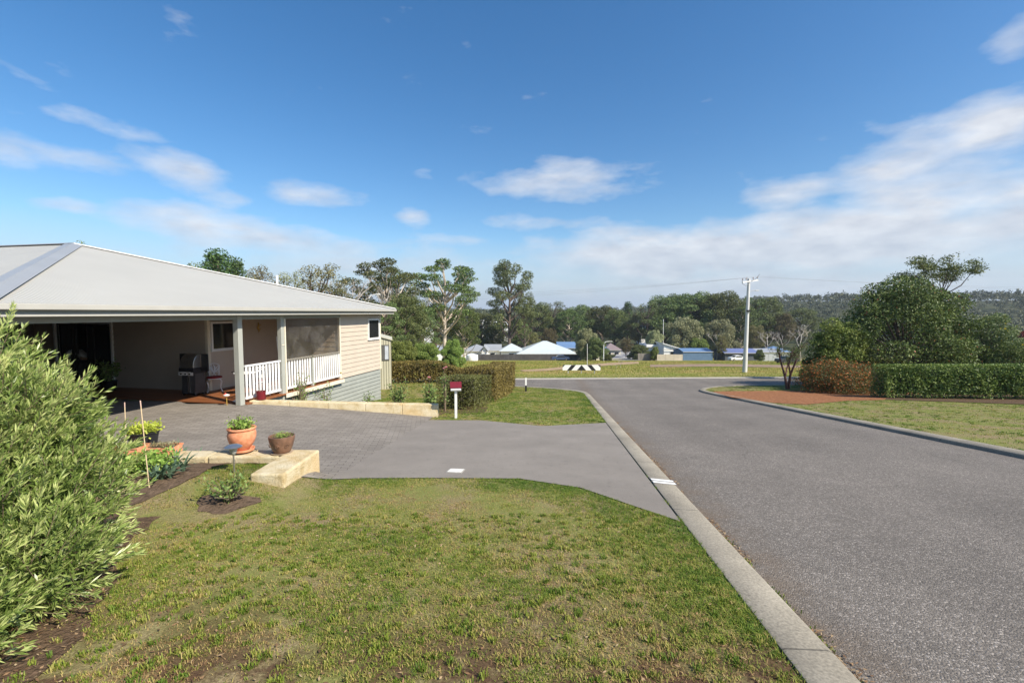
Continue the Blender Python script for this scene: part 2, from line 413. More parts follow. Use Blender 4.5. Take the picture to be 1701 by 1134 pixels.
def rib_mat(name, c, dirv, pitch=.076, metal=.0, rough=.45, strength=.6):
    m, nt, b, o = new_mat(name); v = geop(nt)
    d = N(nt, 'ShaderNodeVectorMath', operation='DOT_PRODUCT'); nt.links.new(v, d.inputs[0]); d.inputs[1].default_value = (dirv[0], dirv[1], 0)
    s = mth(nt, 'SINE', mth(nt, 'MULTIPLY', d.outputs['Value'], 2*math.pi/pitch))
    cc = mixc(nt, ramp(nt, noise(nt, v, .7, 6), [(.3, 0.), (.7, 1.)]), tuple(k*.96 for k in c), tuple(min(1, k*1.04) for k in c))
    nt.links.new(cc, b.inputs['Base Color']); b.inputs['Roughness'].default_value = rough; b.inputs['Metallic'].default_value = metal
    b.inputs['Specular IOR Level'].default_value = .3
    bumpit(nt, b, s, strength, .012); return m
def wood_mat(name, c0, c1, dirv, pitch):
    m, nt, b, o = new_mat(name); v = geop(nt)
    d = N(nt, 'ShaderNodeVectorMath', operation='DOT_PRODUCT'); nt.links.new(v, d.inputs[0]); d.inputs[1].default_value = (dirv[0], dirv[1], 0)
    x = mth(nt, 'DIVIDE', d.outputs['Value'], pitch); fr = mth(nt, 'FRACT', x); fl = mth(nt, 'FLOOR', x)
    wn = N(nt, 'ShaderNodeTexWhiteNoise', noise_dimensions='1D'); nt.links.new(fl, wn.inputs['W'])
    c = mixc(nt, wn.outputs[0], c0, c1)
    gap = ramp(nt, fr, [(.0, .12), (.05, 1.), (.95, 1.), (1., .12)])
    nt.links.new(mixc(nt, 1., c, gap, 'MULTIPLY'), b.inputs['Base Color']); b.inputs['Roughness'].default_value = .5
    return m
def glass_mat(name, c=(.012, .014, .016), rough=.06):
    m, nt, b, o = new_mat(name); b.inputs['Base Color'].default_value = (*c, 1); b.inputs['Roughness'].default_value = rough
    b.inputs['Specular IOR Level'].default_value = .6; return m
def film_mat(name, white=.1):
    m, nt, b, o = new_mat(name); v = geop(nt)
    f = ramp(nt, noise(nt, v, 1.6, 5, .6), [(.4, white*.5), (.8, white*3.)])
    t = N(nt, 'ShaderNodeBsdfTransparent'); t.inputs[0].default_value = (.8, .78, .75, 1)
    gl = N(nt, 'ShaderNodeBsdfGlossy'); gl.inputs['Roughness'].default_value = .12
    df = N(nt, 'ShaderNodeBsdfDiffuse'); df.inputs[0].default_value = (.55, .53, .5, 1)
    m1 = N(nt, 'ShaderNodeMixShader'); nt.links.new(f, m1.inputs[0]); nt.links.new(t.outputs[0], m1.inputs[1]); nt.links.new(df.outputs[0], m1.inputs[2])
    m2 = N(nt, 'ShaderNodeMixShader'); m2.inputs[0].default_value = .09; nt.links.new(m1.outputs[0], m2.inputs[1]); nt.links.new(gl.outputs[0], m2.inputs[2])
    nt.links.new(m2.outputs[0], o.inputs[0]); bumpit(nt, gl, noise(nt, v, 1.8, 4), .5, .05); return m
def var_mat(name, stops, trans=.3, rough=.6):
    m, nt, b, o = new_mat(name)
    at_ = N(nt, 'ShaderNodeAttribute', attribute_name='var').outputs['Fac']
    c = ramp(nt, at_, stops); nt.links.new(c, b.inputs['Base Color']); b.inputs['Roughness'].default_value = rough
    b.inputs['Specular IOR Level'].default_value = .25
    t = N(nt, 'ShaderNodeBsdfTranslucent'); nt.links.new(c, t.inputs[0])
    mx = N(nt, 'ShaderNodeMixShader'); mx.inputs[0].default_value = trans
    nt.links.new(b.outputs[0], mx.inputs[1]); nt.links.new(t.outputs[0], mx.inputs[2]); nt.links.new(mx.outputs[0], o.inputs[0])
    return m
GRASS = var_mat('grass', [(0., (.10, .175, .02)), (.3, (.205, .26, .032)), (.52, (.35, .33, .085)), (.75, (.50, .36, .15)), (1., (.27, .16, .08))])
M_conc = concrete_mat('driveway_concrete', (.208, .184, .156), (.248, .220, .188))
M_kerb = concrete_mat('kerb_concrete', (.22, .195, .15), (.33, .295, .23), 60, stain=.25, joints=2.4)
M_kerb2 = concrete_mat('pale_kerb_concrete', (.33, .31, .27), (.42, .395, .345), 60)
M_asph = asphalt_mat(); M_pav = paver_mat(); M_lime = limestone_mat()
M_soil = mat('soil', (.125, .088, .06), .95, .35, 14, 1, 30, .03, spec=.1)
M_mulch = mat('leaf_mulch', (.12, .08, .05), .95, .45, 25, 1, 40, .03, spec=.1)
M_red = mat('red_gravel', (.235, .095, .042), .95, .25, 9, 1, 30, .03, spec=.1, tint=(.31, .15, .075))
M_track = mat('sandy_track', (.36, .26, .16), .95, .2, 1, .5, 8, .02, spec=.1)
M_white = mat('white_paint', (.80, .80, .78), .45, .03, 6, .1)

# ------------------------------------------------------------------ ground, road, kerbs, drive
left_outer = [(xl(y), y) for y in np.arange(-4, 24.1, 1)]+[(3.80,24.6),(3.5,25.5),(2.8,26.5),(1.7,27.6),(0.4,28.4),(-2,28.55),(-60,22.6)]
left_inner = [(xl(y)+.3, y) for y in np.arange(-4, 24.1, 1)]+[(4.12,24.8),(3.8,25.8),(3.05,26.8),(1.9,27.9),(.5,28.75),(-2,28.9),(-60,22.95)]
right_inner = [(xr(y), y) for y in np.arange(-4, 24.6, 1)]+[(10.72,25.3),(10.9,26.3),(11.5,27.4),(12.6,28.5),(14.5,29.4),(18,30.05),(90,37.3)]
right_outer = [(xr(y)+.3, y) for y in np.arange(-4, 24.6, 1)]+[(11.02,25.25),(11.2,26.2),(11.8,27.2),(12.8,28.2),(14.6,29.08),(18,29.72),(90,36.95)]
far_inner = [(-60, 30.6), (-20, 34.4), (0, 36.2), (26, 38.7), (90, 44.8)]
far_outer = [(a, b+.3) for a, b in far_inner]
road_poly = left_inner + far_inner + right_inner[::-1]
road_outer = left_outer + far_outer + right_outer[::-1]
def drv(u, v): p = gp(u, v); return (p.x, p.y)
pe0, pe1 = drv(548, 797), drv(712, 698)
drive_poly = [pe1, drv(800, 698.5), drv(900, 708), (xl(12.05)-.022, 12.05), (xl(9)-.022, 9), (xl(6)-.022, 6), (xl(4.45)-.022, 4.45),
              drv(1058, 843), drv(965, 811), drv(862, 795.5), drv(700, 794.5), drv(600, 795), pe0]
pav_poly = [pe0, pe1, (-2.35, 13.4), (-7.42, 12.5), (-17.2, 14.35), (-17.2, 6.3), (-3.25, 6.3), (-2.95, 6.1), (-2.85, 5.8)]
def terrain():
    cons = [(left_outer, False), (left_inner, False), (right_inner, False), (right_outer, False), (far_inner, False), (far_outer, False),
            (drive_poly, True), (pav_poly, True)]
    ax = np.concatenate([-18-np.cumsum(.5*1.13**np.arange(56))[::-1], np.arange(-18, 16, .4), 16+np.cumsum(.5*1.13**np.arange(56))])
    ay = np.concatenate([np.arange(-40, -4, 6), np.arange(-4, 30, .4), 30+np.cumsum(.5*1.075**np.arange(86))])
    gx, gy = np.meshgrid(ax, ay); gx = gx.ravel(); gy = gy.ravel()
    pts = [Vector((a, b)) for a, b in zip(gx, gy)]; ed = []
    for poly, closed in cons:
        d = densify(poly, .5, closed); i0 = len(pts); pts += [Vector(q) for q in d]
        ed += [(i0+i, i0+i+1) for i in range(len(d)-1)] + ([(i0+len(d)-1, i0)] if closed else [])
    r = delaunay_2d_cdt(pts, ed, [], 0, 1e-4)
    X = np.array([v.x for v in r[0]]); Y = np.array([v.y for v in r[0]]); Z = G(X, Y)
    def shrunk(poly):  # strictly inside
        k = inpoly(X, Y, poly); e = 2e-3
        for dx, dy in ((e,0),(-e,0),(0,e),(0,-e)): k &= inpoly(X+dx, Y+dy, poly)
        return k
    e = .02
    inner = inpoly(X, Y, road_poly) | inpoly(X+e, Y, road_poly) | inpoly(X-e, Y, road_poly) | inpoly(X, Y+e, road_poly) | inpoly(X, Y-e, road_poly)
    Z = Z-np.where(inner, .2, 0)-np.where(shrunk(drive_poly) | shrunk(pav_poly), .04, 0)
    far = Y > 60
    Z = Z+np.where(far, (fbm(X, Y, 40)-.5)*1.0*ss(150, 400, Y), 0)
    me = bpy.data.meshes.new('ground'); me.from_pydata(list(zip(X.tolist(), Y.tolist(), Z.tolist())), [], r[2])
    me.materials.append(ground_mat()); me.polygons.foreach_set('use_smooth', [True]*len(r[2])); me.update()
    if me.polygons[0].normal.z < 0: me.flip_normals()
    tag(link('ground', me), kind='structure')
terrain()
sheet('road', road_poly, -.075, M_asph, 1.0)
sheet('concrete_driveway', drive_poly, .012, M_conc, .4)
sheet('paved_forecourt', pav_poly, .012, M_pav, .4)
def kerb(name, outer, inner, m):
    o = MB(); vs = []; fs = []
    def res(pl):
        pl = [Vector(p) for p in pl]; L = [0]
        for a, b in zip(pl, pl[1:]): L.append(L[-1]+(b-a).length)
        return pl, L
    po, Lo = res(outer); pi_, Li = res(inner); n = int(Lo[-1]/.5)
    def samp(pl, L, t):
        d = t*L[-1]; i = min(max(int(np.searchsorted(L, d))-1, 0), len(pl)-2)
        return pl[i].lerp(pl[i+1], min(1, (d-L[i])/max(L[i+1]-L[i], 1e-9)))
    for k in range(n+1):
        # pair by segment so the two lines stay opposite each other
        t = k/n*(len(po)-1); i = min(int(t), len(po)-2); f = t-i
        a = po[i].lerp(po[i+1], f); b = pi_[i].lerp(pi_[i+1], f); z = gz(a.x, a.y)
        for q, h in ((0, -.1), (0.002, .012), (.06, .018), (.86, .006), (.96, -.012), (1., -.085), (1., -.2)):
            p = a.lerp(b, q); vs.append((p.x, p.y, z+h))
    for k in range(n):
        for j in range(6): fs.append((k*7+j, k*7+j+1, (k+1)*7+j+1, (k+1)*7+j))
    o.add(vs, fs, True); return tag(o.build(name, m), kind='structure')
# segments are uneven in length, so resample both lines in step
def even(outer, inner, step=.5):
    A, B = [], []
    for i in range(len(outer)-1):
        a0, a1, b0, b1 = (Vector(p) for p in (outer[i], outer[i+1], inner[i], inner[i+1])); k = max(1, int((a1-a0).length/step))
        for j in range(k): A.append(tuple(a0.lerp(a1, j/k))); B.append(tuple(b0.lerp(b1, j/k)))
    return A+[outer[-1]], B+[inner[-1]]
for nm, a, b, m in (('kerb', left_outer, left_inner, M_kerb), ('kerb', right_outer, right_inner, M_kerb), ('kerb', far_outer, far_inner, M_kerb2)):
    a, b = even(a, b); kerb(nm, a, b, m)
# red gravel, beds, tracks
def P2(u, v): p = gp(u, v); return (p.x, p.y)
red_poly = [(xr(25)+.35, 25.2), P2(1200,650), P2(1300,649), P2(1480,649), P2(1560,655), P2(1560,663), P2(1474,664), P2(1405,666), P2(1340,672), P2(1280,669), P2(1215,660)]
sheet('red_gravel_path', red_poly, .015, M_red, .6)
hedge_bed = [P2(1470,664), P2(1560,667), P2(1700,672), (30, 18.6), (30, 20.5), P2(1701,655), P2(1480,655)]
sheet('mulch_strip', hedge_bed, .02, M_mulch, .8)
def rough(poly, amp, step=.12, seed=0):
    d = densify(poly, step); c = Vector((sum(p[0] for p in d)/len(d), sum(p[1] for p in d)/len(d)))
    out = []
    for i, p in enumerate(d):
        a = Vector(d[i-1]); b = Vector(d[(i+1) % len(d)]); t = (b-a).normalized(); n_ = Vector((-t.y, t.x)); k = (float(fbm(p[0]+seed, p[1]+seed*2, .22))-.5)*2*amp
        out.append((p[0]+n_.x*k, p[1]+n_.y*k))
    return out
bed = [(-3.3,6.12), (-7.6,6.12), (-7.6,3.6), (-5.2,3.9), P2(205,845), P2(240,832), P2(330,790), P2(372,772)]
bed = rough(bed, .10)
sheet('garden_bed', bed, .012, M_soil, .3)
bushbed = [(-2.6,1.2), P2(40,1130), P2(95,1090), P2(150,1050), P2(192,990), P2(205,920), (-3.3,3.6), (-3.6,4.6), (-6.5,4.6), (-6.5,1.2), (-2.5,1.2)]
bushbed = rough(bushbed, .16)
sheet('leaf_litter_bed', bushbed, .01, M_mulch, .3)
ring = [(gp(372,838).x+.30*math.cos(t)*(1+.25*math.sin(3*t)), gp(372,838).y+.26*math.sin(t)*(1+.2*math.cos(2*t))) for t in np.linspace(0, 2*math.pi, 18)[:-1]]
ring = rough(ring, .07, .06)
sheet('bare_soil_patch', ring, .012, M_soil, .1)
hb2 = [P2(722,694), P2(735,688), P2(805,686), P2(812,676), P2(800,668), P2(722,668)]
sheet('mulch_under_hedge', hb2, .012, M_mulch, .3)
sheet('garden_bed_behind_wall', [(-7.2,12.8),(-2.4,13.7),(-2.9,15.0),(-6.2,14.4)], .015, M_soil, .4)
track = [gp(*p) for p in ((862,615),(905,612.5),(960,607),(1010,603),(1040,601.5),(1060,601),(1062,604),(1030,606),(990,609),(950,613),(905,616.5),(870,617.5))]
sheet('dirt_track', [(p.x, p.y) for p in track], .05, M_track, 2.0)
M_roadf = mat('pale_asphalt', (.30, .30, .31), .9, .08, 1, 0)
fr = [gp(*p) for p in ((1012,600.5),(1046,600.5),(1036,598.6),(1018,598.6))]
sheet('side_street', [(26, 128), (38, 128), (44, 150), (50, 185), (44, 185), (34, 150)], .06, M_roadf, 3)
bare = [gp(*p) for p in ((1080,606),(1180,604.5),(1330,607),(1330,611),(1200,609),(1080,610))]
sheet('bare_earth_patch', [(p.x, p.y) for p in bare], .05, mat('bare_earth', (.26, .18, .12), .95, .25, 1, 0), 2.0)

# white paint mark on the kerb, drain lid on the drive
mk = MB(); y0 = gp(1090, 800).y
for (ya, yb) in ((y0-.115, y0-.025), (y0+.015, y0+.105)):
    mk.add([(xl(ya)+.005, ya, gz(0, ya)+.024), (xl(ya)+.29, ya-.05, gz(0, ya)+.012), (xl(yb)+.29, yb-.05, gz(0, yb)+.012), (xl(yb)+.005, yb, gz(0, yb)+.024)], [(0,1,2,3)])
yd0, yd1 = y0-.03, y0+.02
mk.add([(xl(yd0)+.03, yd0-.005, gz(0, yd0)+.0235), (xl(yd0)+.08, yd0-.005, gz(0, yd0)+.0225), (xl(yd1)+.25, yd1-.035, gz(0, yd1)+.0135), (xl(yd1)+.20, yd1-.03, gz(0, yd1)+.0155)], [(0,1,2,3)])
tag(mk.build('kerb_marking', M_white), 'pair of worn white paint stripes across the near kerb beside the driveway', 'road marking')
q = gp(757, 783.5); lid = MB()
dl = thing('drain_lid', 'small pale square drain lid set flush in the concrete driveway', 'drain cover', (q.x, q.y, q.z))
def slab(cx, cy, hx, hy, z0, z1, ang):
    c, s = math.cos(ang), math.sin(ang); b = MB(); ps = [(cx+a*c-bb*s, cy+a*s+bb*c) for a, bb in ((-hx,-hy),(hx,-hy),(hx,hy),(-hx,hy))]
    sl_ = -.1127
    b.add([(x, y, z0+(y-cy)*sl_) for x, y in ps]+[(x, y, z1+(y-cy)*sl_) for x, y in ps], [(0,3,2,1),(4,5,6,7),(0,1,5,4),(1,2,6,5),(2,3,7,6),(3,0,4,7)]); return b
slab(q.x, q.y, .115, .115, q.z, q.z+.022, -.15).build('rim', mat('lid_rim', (.35,.34,.31)), dl)
slab(q.x, q.y, .10, .10, q.z+.002, q.z+.026, -.15).build('lid', mat('lid_white', (.72,.70,.64), .7, .15, 30), dl)

# ------------------------------------------------------------------ the near house
OX, OY = -7.4, 12.4
EX, EY = .193, .981; NX, NY = -.981, .193
def E(s, t, z=0.0): return Vector((OX+s*EX+t*NX, OY+s*EY+t*NY, z))
ME = Matrix(((EX, NX, 0, OX), (EY, NY, 0, OY), (0, 0, 1, 0), (0, 0, 0, 1)))
ZF, ZS, ZG = -2.49, -.06, .15
M_cream = mat('cream_weatherboard', (.52, .445, .36), .6, .04, 2, .1, 80)
M_grey = mat('grey_green_paint', (.285, .30, .27), .6, .06, 3, .1, 80)
M_trim = mat('grey_trim', (.36, .37, .33), .5, .05, 3, .05)
M_trimL = mat('pale_gutter', (.42, .41, .37), .4, .04, 3, .05)
M_creamt = mat('cream_trim', (.72, .66, .52), .5, .04)
M_soff = mat('soffit_board', (.16, .155, .14), .8, .04)  # darkened to cut the light bounced around the carport
M_glass = glass_mat('dark_glass')
M_frame = mat('white_frame', (.78, .78, .75), .4, .02, 5, 0)
M_rail = mat('white_rail', (.82, .82, .80), .4, .02, 5, 0)
M_deck = wood_mat('deck_board', (.20, .07, .025), (.31, .115, .04), (EX, EY), .09)
M_dark = mat('shaded_room', (.03, .028, .026), .9, .1)  # near-black colour stands in for the dim interior
M_roofA = rib_mat('roof_sheet', (.445, .435, .39), (EX, EY)); M_roofB = rib_mat('roof_sheet_side', (.445, .435, .39), (NX, NY))
M_hip = mat('hip_cap', (.36, .37, .37), .4, .05, 1, 0, metal=.2)  # blue-grey of the sky reflected in smooth metal, put into the colour
house = thing('weatherboard_house', 'cream weatherboard house with pale metal hip roof and white railed verandah', 'house', E(0, 0, ZF))
def lap(mb, s0, t0, s1, t1, z0, z1, out, h=.17, lapd=.022, z0b=None):
    """lapped boards between two plan points; out = outward side sign in (ds,dt)"""
    n = max(1, round((z1-z0)/h)); hh = (z1-z0)/n
    for i in range(n):
        za, zb = z0+i*hh, z0+(i+1)*hh
        a0 = E(s0+out[0]*lapd, t0+out[1]*lapd, za); a1 = E(s1+out[0]*lapd, t1+out[1]*lapd, za)
        b0 = E(s0, t0, zb); b1 = E(s1, t1, zb); c0 = E(s0, t0, za); c1 = E(s1, t1, za)
        mb.add([a0, a1, b1, b0, c0, c1], [(0,1,2,3), (4,5,1,0)])
    return mb
HF = 7.95
wall = MB()
lap(wall, 4.79, 0, HF, 0, ZF, ZS, (0, -1))                # road side wall
lap(wall, 4.79, 2.59, 4.79, 0, ZF, ZS, (-1, 0))           # verandah end wall
lap(wall, 1.53, 2.59, 4.79, 2.59, ZF, ZS, (0, -1))        # behind verandah
lap(wall, HF, 0, HF, 14, ZF, ZS, (1, 0))
DT0, DT1, DZ = 3.67+2.59, 6.13+2.59, -.30
lap(wall, 1.53, 2.59, 1.53, DT0, ZF, ZS, (-1, 0)); lap(wall, 1.53, DT1, 1.53, 16, ZF, ZS, (-1, 0)); lap(wall, 1.53, DT0, 1.53, DT1, DZ, ZS, (-1, 0))
wall.build('wall', M_cream, house)
cl = MB()
lap(cl, .35, .03, HF, .03, -4.35, ZF-.03, (0, -1), .15, .034); lap(cl, HF, .03, HF, 14, -4.6, ZF-.03, (1, 0), .13, .02)
cl.build('base_cladding', M_grey, house)
for a_, b_ in (((HF-.05, -.03, -2.49), (HF+.03, .05, ZS)), ((4.72, -.03, ZF-.05), (4.80, .05, ZS)), ((1.50, 2.56, ZF), (1.60, 2.66, ZS))):
    tr = MB(); tr.box(a_, b_, ME); tr.build('corner_trim', M_creamt, house)
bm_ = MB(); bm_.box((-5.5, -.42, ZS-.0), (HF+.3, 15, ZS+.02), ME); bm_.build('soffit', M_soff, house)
be = MB(); be.box((-5.27, -.06, ZS-.13), (4.75, .08, ZS-.002), ME); be.box((-5.27, .08, ZS-.13), (-5.15, 14, ZS-.002), ME); be.build('beam', M_grey, house)
# gutter and fascia
HS0, HS1, TT = -5.6, 8.4, -.45
gt = MB()
gt.box((HS0-.1, TT-.11, .045), (HS1+.1, TT+.0, .148), ME); gt.box((HS0-.1, TT+.001, .045), (HS0, 16, .148), ME); gt.box((HS1, TT+.001, .045), (HS1+.1, 16, .148), ME)
gt.build('gutter', M_trimL, house, bevel=.012)
fa = MB(); fa.box((HS0, TT+.002, -.02), (HS1, TT+.025, .13), ME); fa.box((HS0, TT+.025, -.02), (HS0+.02, 16, .13), ME); fa.box((HS1-.02, TT+.025, -.02), (HS1, 16, .13), ME)
fa.build('fascia', M_grey, house)
fb = MB(); fb.box((HS0-.015, TT-.02, -.065), (HS1+.015, TT+.03, -.022), ME); fb.box((HS0-.015, TT+.03, -.065), (HS0+.03, 16, -.022), ME); fb.box((HS1-.03, TT+.03, -.065), (HS1+.015, 16, -.022), ME)
fb.build('fascia_trim', M_trimL, house)
# roof: hip end facing the road, ridge running back
half = 7.4; smid = 1.0; rise = 2.03; ZR = .15
A, B = E(HS0-.06, TT-.06, ZR), E(HS1+.06, TT-.06, ZR); Pk = E(smid, TT+half, ZR+rise); Q = E(smid, 16, ZR+rise)
C1, D1 = E(HS0-.06, 16, ZR), E(HS1+.06, 16, ZR)
MB().poly([A, B, Pk]).build('roof', M_roofA, house)
rb = MB(); rb.poly([C1, A, Pk, Q]); rb.poly([B, D1, Q, Pk]); rb.poly([D1, C1, Q]); rb.build('roof', M_roofB, house)
def cap(name, a, b, wd, m, up=.03):
    d = (b-a).normalized(); sdv = d.cross(Vector((0, 0, 1))).normalized(); 
    mb = MB(); 
    drop = wd*.20
    pr = [(-wd, -drop-.0+up), (-wd*.9, -drop+up+.012), (-.03, up+.0), (0, up+.022), (.03, up), (wd*.9, -drop+up+.012), (wd, -drop+up)]
    vs = []
    for p in (a, b): vs += [p+sdv*x+Vector((0, 0, z)) for x, z in pr]
    mb.add(vs, [(i, i+1, i+8, i+7) for i in range(6)]); return mb.build(name, m, house)
cap('hip_cap', A+Vector((0, 0, .015)), Pk, .22, M_hip); cap('hip_cap', B+Vector((0, 0, .0)), Pk, .11, mat('pale_cap', (.62,.61,.58), .35)); cap('ridge_cap', Pk, Q, .16, M_hip)  # far hip cap painted paler for its bright line
vp = gp  # roof vent pipe beyond the hip
vc = MB(); v0 = Vector((-9.15, 17.6, 0)); sB = .92
v0 = (B*.52+Pk*.48)+Vector((EX*.5, EY*.5, -.02)); vc.tube([v0+Vector((0,0,-.1)), v0+Vector((0,0,.33))], .045, 12); vc.tube([v0+Vector((0,0,.33)), v0+Vector((0,0,.37))], .06, 12)
vc.build('vent_pipe', M_white, house)
# windows
def window(s0, t0, s1, t1, z0, z1, out, name='window', fr=.06, proud=.045):
    a, b = E(s0, t0), E(s1, t1); d = (b-a).normalized(); L = (b-a).length; o = E(out[0], out[1])-E(0, 0); o.z = 0; o = o.normalized()
    def bx(mb, x0, x1, za, zb, d0, d1):
        vs = [a+d*x+o*dd+Vector((0, 0, z)) for z in (za, zb) for x, dd in ((x0, d0), (x1, d0), (x1, d1), (x0, d1))]
        mb.add(vs, [(0,3,2,1),(4,5,6,7),(0,1,5,4),(1,2,6,5),(2,3,7,6),(3,0,4,7)])
    f = MB(); bx(f, 0, L, z0, z0+fr, -.02, proud); bx(f, 0, L, z1-fr, z1, -.02, proud); bx(f, 0, fr, z0+fr, z1-fr, -.02, proud); bx(f, L-fr, L, z0+fr, z1-fr, -.02, proud)
    bx(f, -.03, L+.03, z0-.03, z0, -.02, proud+.02)
    w_ = f.build(name, M_frame, house)
    g = MB(); bx(g, fr, L-fr, z0+fr, z1-fr, .022, .027); g.build('pane', M_glass, w_); return w_
window(6.84, -.018, 7.80, -.018, -1.13, -.27, (0, -1), fr=.055)
window(1.62, 2.57, 2.75, 2.57, -1.22, -.30, (0, -1), fr=.055)
# sliding door; room box behind painted near-black to keep the interior dark
dr = MB(); 
def ebox(mb, s0, s1, t0, t1, z0, z1): return mb.box((s0, t0, z0), (s1, t1, z1), ME)
ebox(dr, 1.47, 1.60, DT0-.0, DT0+.07, ZF, DZ); ebox(dr, 1.47, 1.60, DT1-.07, DT1, ZF, DZ); ebox(dr, 1.47, 1.60, DT0+.07, DT1-.07, DZ-.07, DZ)
door = dr.build('sliding_door', M_frame, house)
M_bronze = mat('dark_door_frame', (.05, .045, .04), .5, .05)
def panel(t0, t1, s, nm):
    f = MB(); ebox(f, s, s+.03, t0, t0+.05, ZF+.02, DZ-.07); ebox(f, s, s+.03, t1-.05, t1, ZF+.02, DZ-.07); ebox(f, s, s+.03, t0+.05, t1-.05, ZF+.02, ZF+.10); ebox(f, s, s+.03, t0+.05, t1-.05, DZ-.13, DZ-.07)
    p_ = f.build(nm, M_bronze, door); return p_
panel(DT0+.07, DT0+.85, 1.53, 'door_panel'); panel(DT0+.85, DT0+1.2, 1.565, 'door_panel'); panel(DT1-.77, DT1-.07, 1.53, 'door_panel')
gl = MB(); ebox(gl, 1.54, 1.545, DT0+.12, DT0+.80, ZF+.1, DZ-.13); ebox(gl, 1.575, 1.58, DT0+.90, DT0+1.15, ZF+.1, DZ-.13); gl.build('pane', M_glass, door)
cu = MB(); vs = []; nn = 40
for i in range(nn+1):
    t = DT1-.77+.7*i/nn; s = 1.66+.03*math.sin(i*1.3); vs += [E(s, t, ZF+.02), E(s, t, DZ-.05)]
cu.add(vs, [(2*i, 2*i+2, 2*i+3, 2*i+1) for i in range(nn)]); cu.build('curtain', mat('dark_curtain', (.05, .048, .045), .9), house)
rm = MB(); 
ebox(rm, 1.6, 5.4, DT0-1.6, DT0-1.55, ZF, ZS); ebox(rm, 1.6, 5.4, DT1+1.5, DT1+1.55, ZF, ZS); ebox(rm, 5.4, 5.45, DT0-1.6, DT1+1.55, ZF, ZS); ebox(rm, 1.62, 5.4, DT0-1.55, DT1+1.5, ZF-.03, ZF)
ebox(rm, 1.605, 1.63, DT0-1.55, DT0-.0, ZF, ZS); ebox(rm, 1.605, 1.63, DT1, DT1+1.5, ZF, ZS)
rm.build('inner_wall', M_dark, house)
# deck, posts, railing
dk = MB(); ebox(dk, -.02, 4.77, -.14, 2.57, ZF-.035, ZF); ebox(dk, -.02, 1.51, 2.57, 12, ZF-.035, ZF); dk.build('deck', M_deck, house)
de = MB(); ebox(de, 1.55, 4.78, -.16, -.142, ZF-.13, ZF-.002); de.build('deck_edge', M_creamt, house)
def post(s, t, w_=.15, z0=ZF-.2):
    p_ = MB(); ebox(p_, s-w_/2, s+w_/2, t-w_/2, t+w_/2, z0, ZS-.002); return p_.build('post', M_trim, house, bevel=.008)
post(-.1, 0, .16, -2.6); post(1.58, 0, .14); post(-5.1, .12, .15, -2.7)
pm = MB(); ebox(pm, 3.03, 3.11, -.04, .04, ZF, -1.42); pm.build('newel_post', M_trim, house, bevel=.005)
cs = MB(); ebox(cs, 1.655, 1.70, -.085, -.0, ZF-.1, ZS-.13); ebox(cs, 1.51, 1.655, -.085, -.071, -1.0, -.98); cs.build('blind_track', M_creamt, house)
for (a, b) in ((.08, 1.50), (1.72, 3.02), (3.12, 4.74)):
    r_ = MB(); ebox(r_, a, b, -.035, .035, -1.50, -1.455); rail = r_.build('railing', M_rail, house); r_ = MB(); ebox(r_, a, b, -.02, .02, -2.40, -2.34); r_.build('bottom_rail', M_rail, rail)
    n = round((b-a)/.128)
    for k in range(n):
        s = a+(k+.5)*(b-a)/n; bb = MB(); ebox(bb, s-.033, s+.033, -.010, .010, -2.34, -1.50); bb.build('baluster', M_rail, rail)
film = MB(); ebox(film, 1.72, 4.70, -.052, -.049, -1.52, ZS-.14); film.build('clear_blind', film_mat('clear_pvc', .045), house)

# limestone garden walls
lw = thing('limestone_wall', 'long low cream limestone retaining wall between the paving and the rose bed', 'garden wall', (-4.9, 12.95, -2.9))
n = 5
for i in range(n):
    x0, x1 = -7.32+i*1.02, -7.32+(i+1)*1.02-.003; sl_ = .176
    ztop = lambda x: -2.44-.30*((x+7.4)/5.1)
    b = MB(); ya = lambda x: 12.52+sl_*(x+7.4)
    vs = [(x0, ya(x0), -3.4), (x1, ya(x1), -3.4), (x1, ya(x1)+.24, -3.4), (x0, ya(x0)+.24, -3.4), (x0, ya(x0), ztop(x0)), (x1, ya(x1), ztop(x1)), (x1, ya(x1)+.24, ztop(x1)), (x0, ya(x0)+.24, ztop(x0))]
    b.add(vs, [(0,3,2,1),(4,5,6,7),(0,1,5,4),(1,2,6,5),(2,3,7,6),(3,0,4,7)]); b.build('block', M_lime, lw, bevel=.02)
ga = thing('limestone_kerb', 'low cream limestone edging wall under the flowerpots with a block turned towards the lawn', 'garden wall', (-3.5, 6.2, -2.3))
for i in range(5):
    x1 = -3.20-i*.98; b = MB(); b.box((x1-.972, 6.12, -2.7), (x1, 6.44, -1.965-.012*(i % 2))); b.build('block', M_lime, ga, bevel=.025)
b = MB(); b.box((-.21, -.5, -.7), (.21, .5, .0), Matrix.Translation((-2.98, 5.93, -1.96)) @ Matrix.Rotation(R(-1), 4, 'Z')); b.build('block', M_lime, ga, bevel=.025)
gw = MB(); lap(gw, -5.2, .45, -5.2, 14, -2.6, ZS, (-1, 0)); ebox(gw, -5.19, -5.07, .45, 14, -2.6, ZS-.14); gw.build('wall', mat('added_near_wall', (.25,.22,.18)), house)  # out-of-view near wall, added to keep light out of the carport
sdw = MB(); ebox(sdw, -5.07, 1.5, 9.6, 9.7, -2.6, ZS-.002); sdw.build('wall', mat('added_side_wall', (.15,.13,.11)), house)  # dark side wall, added to dim the carport

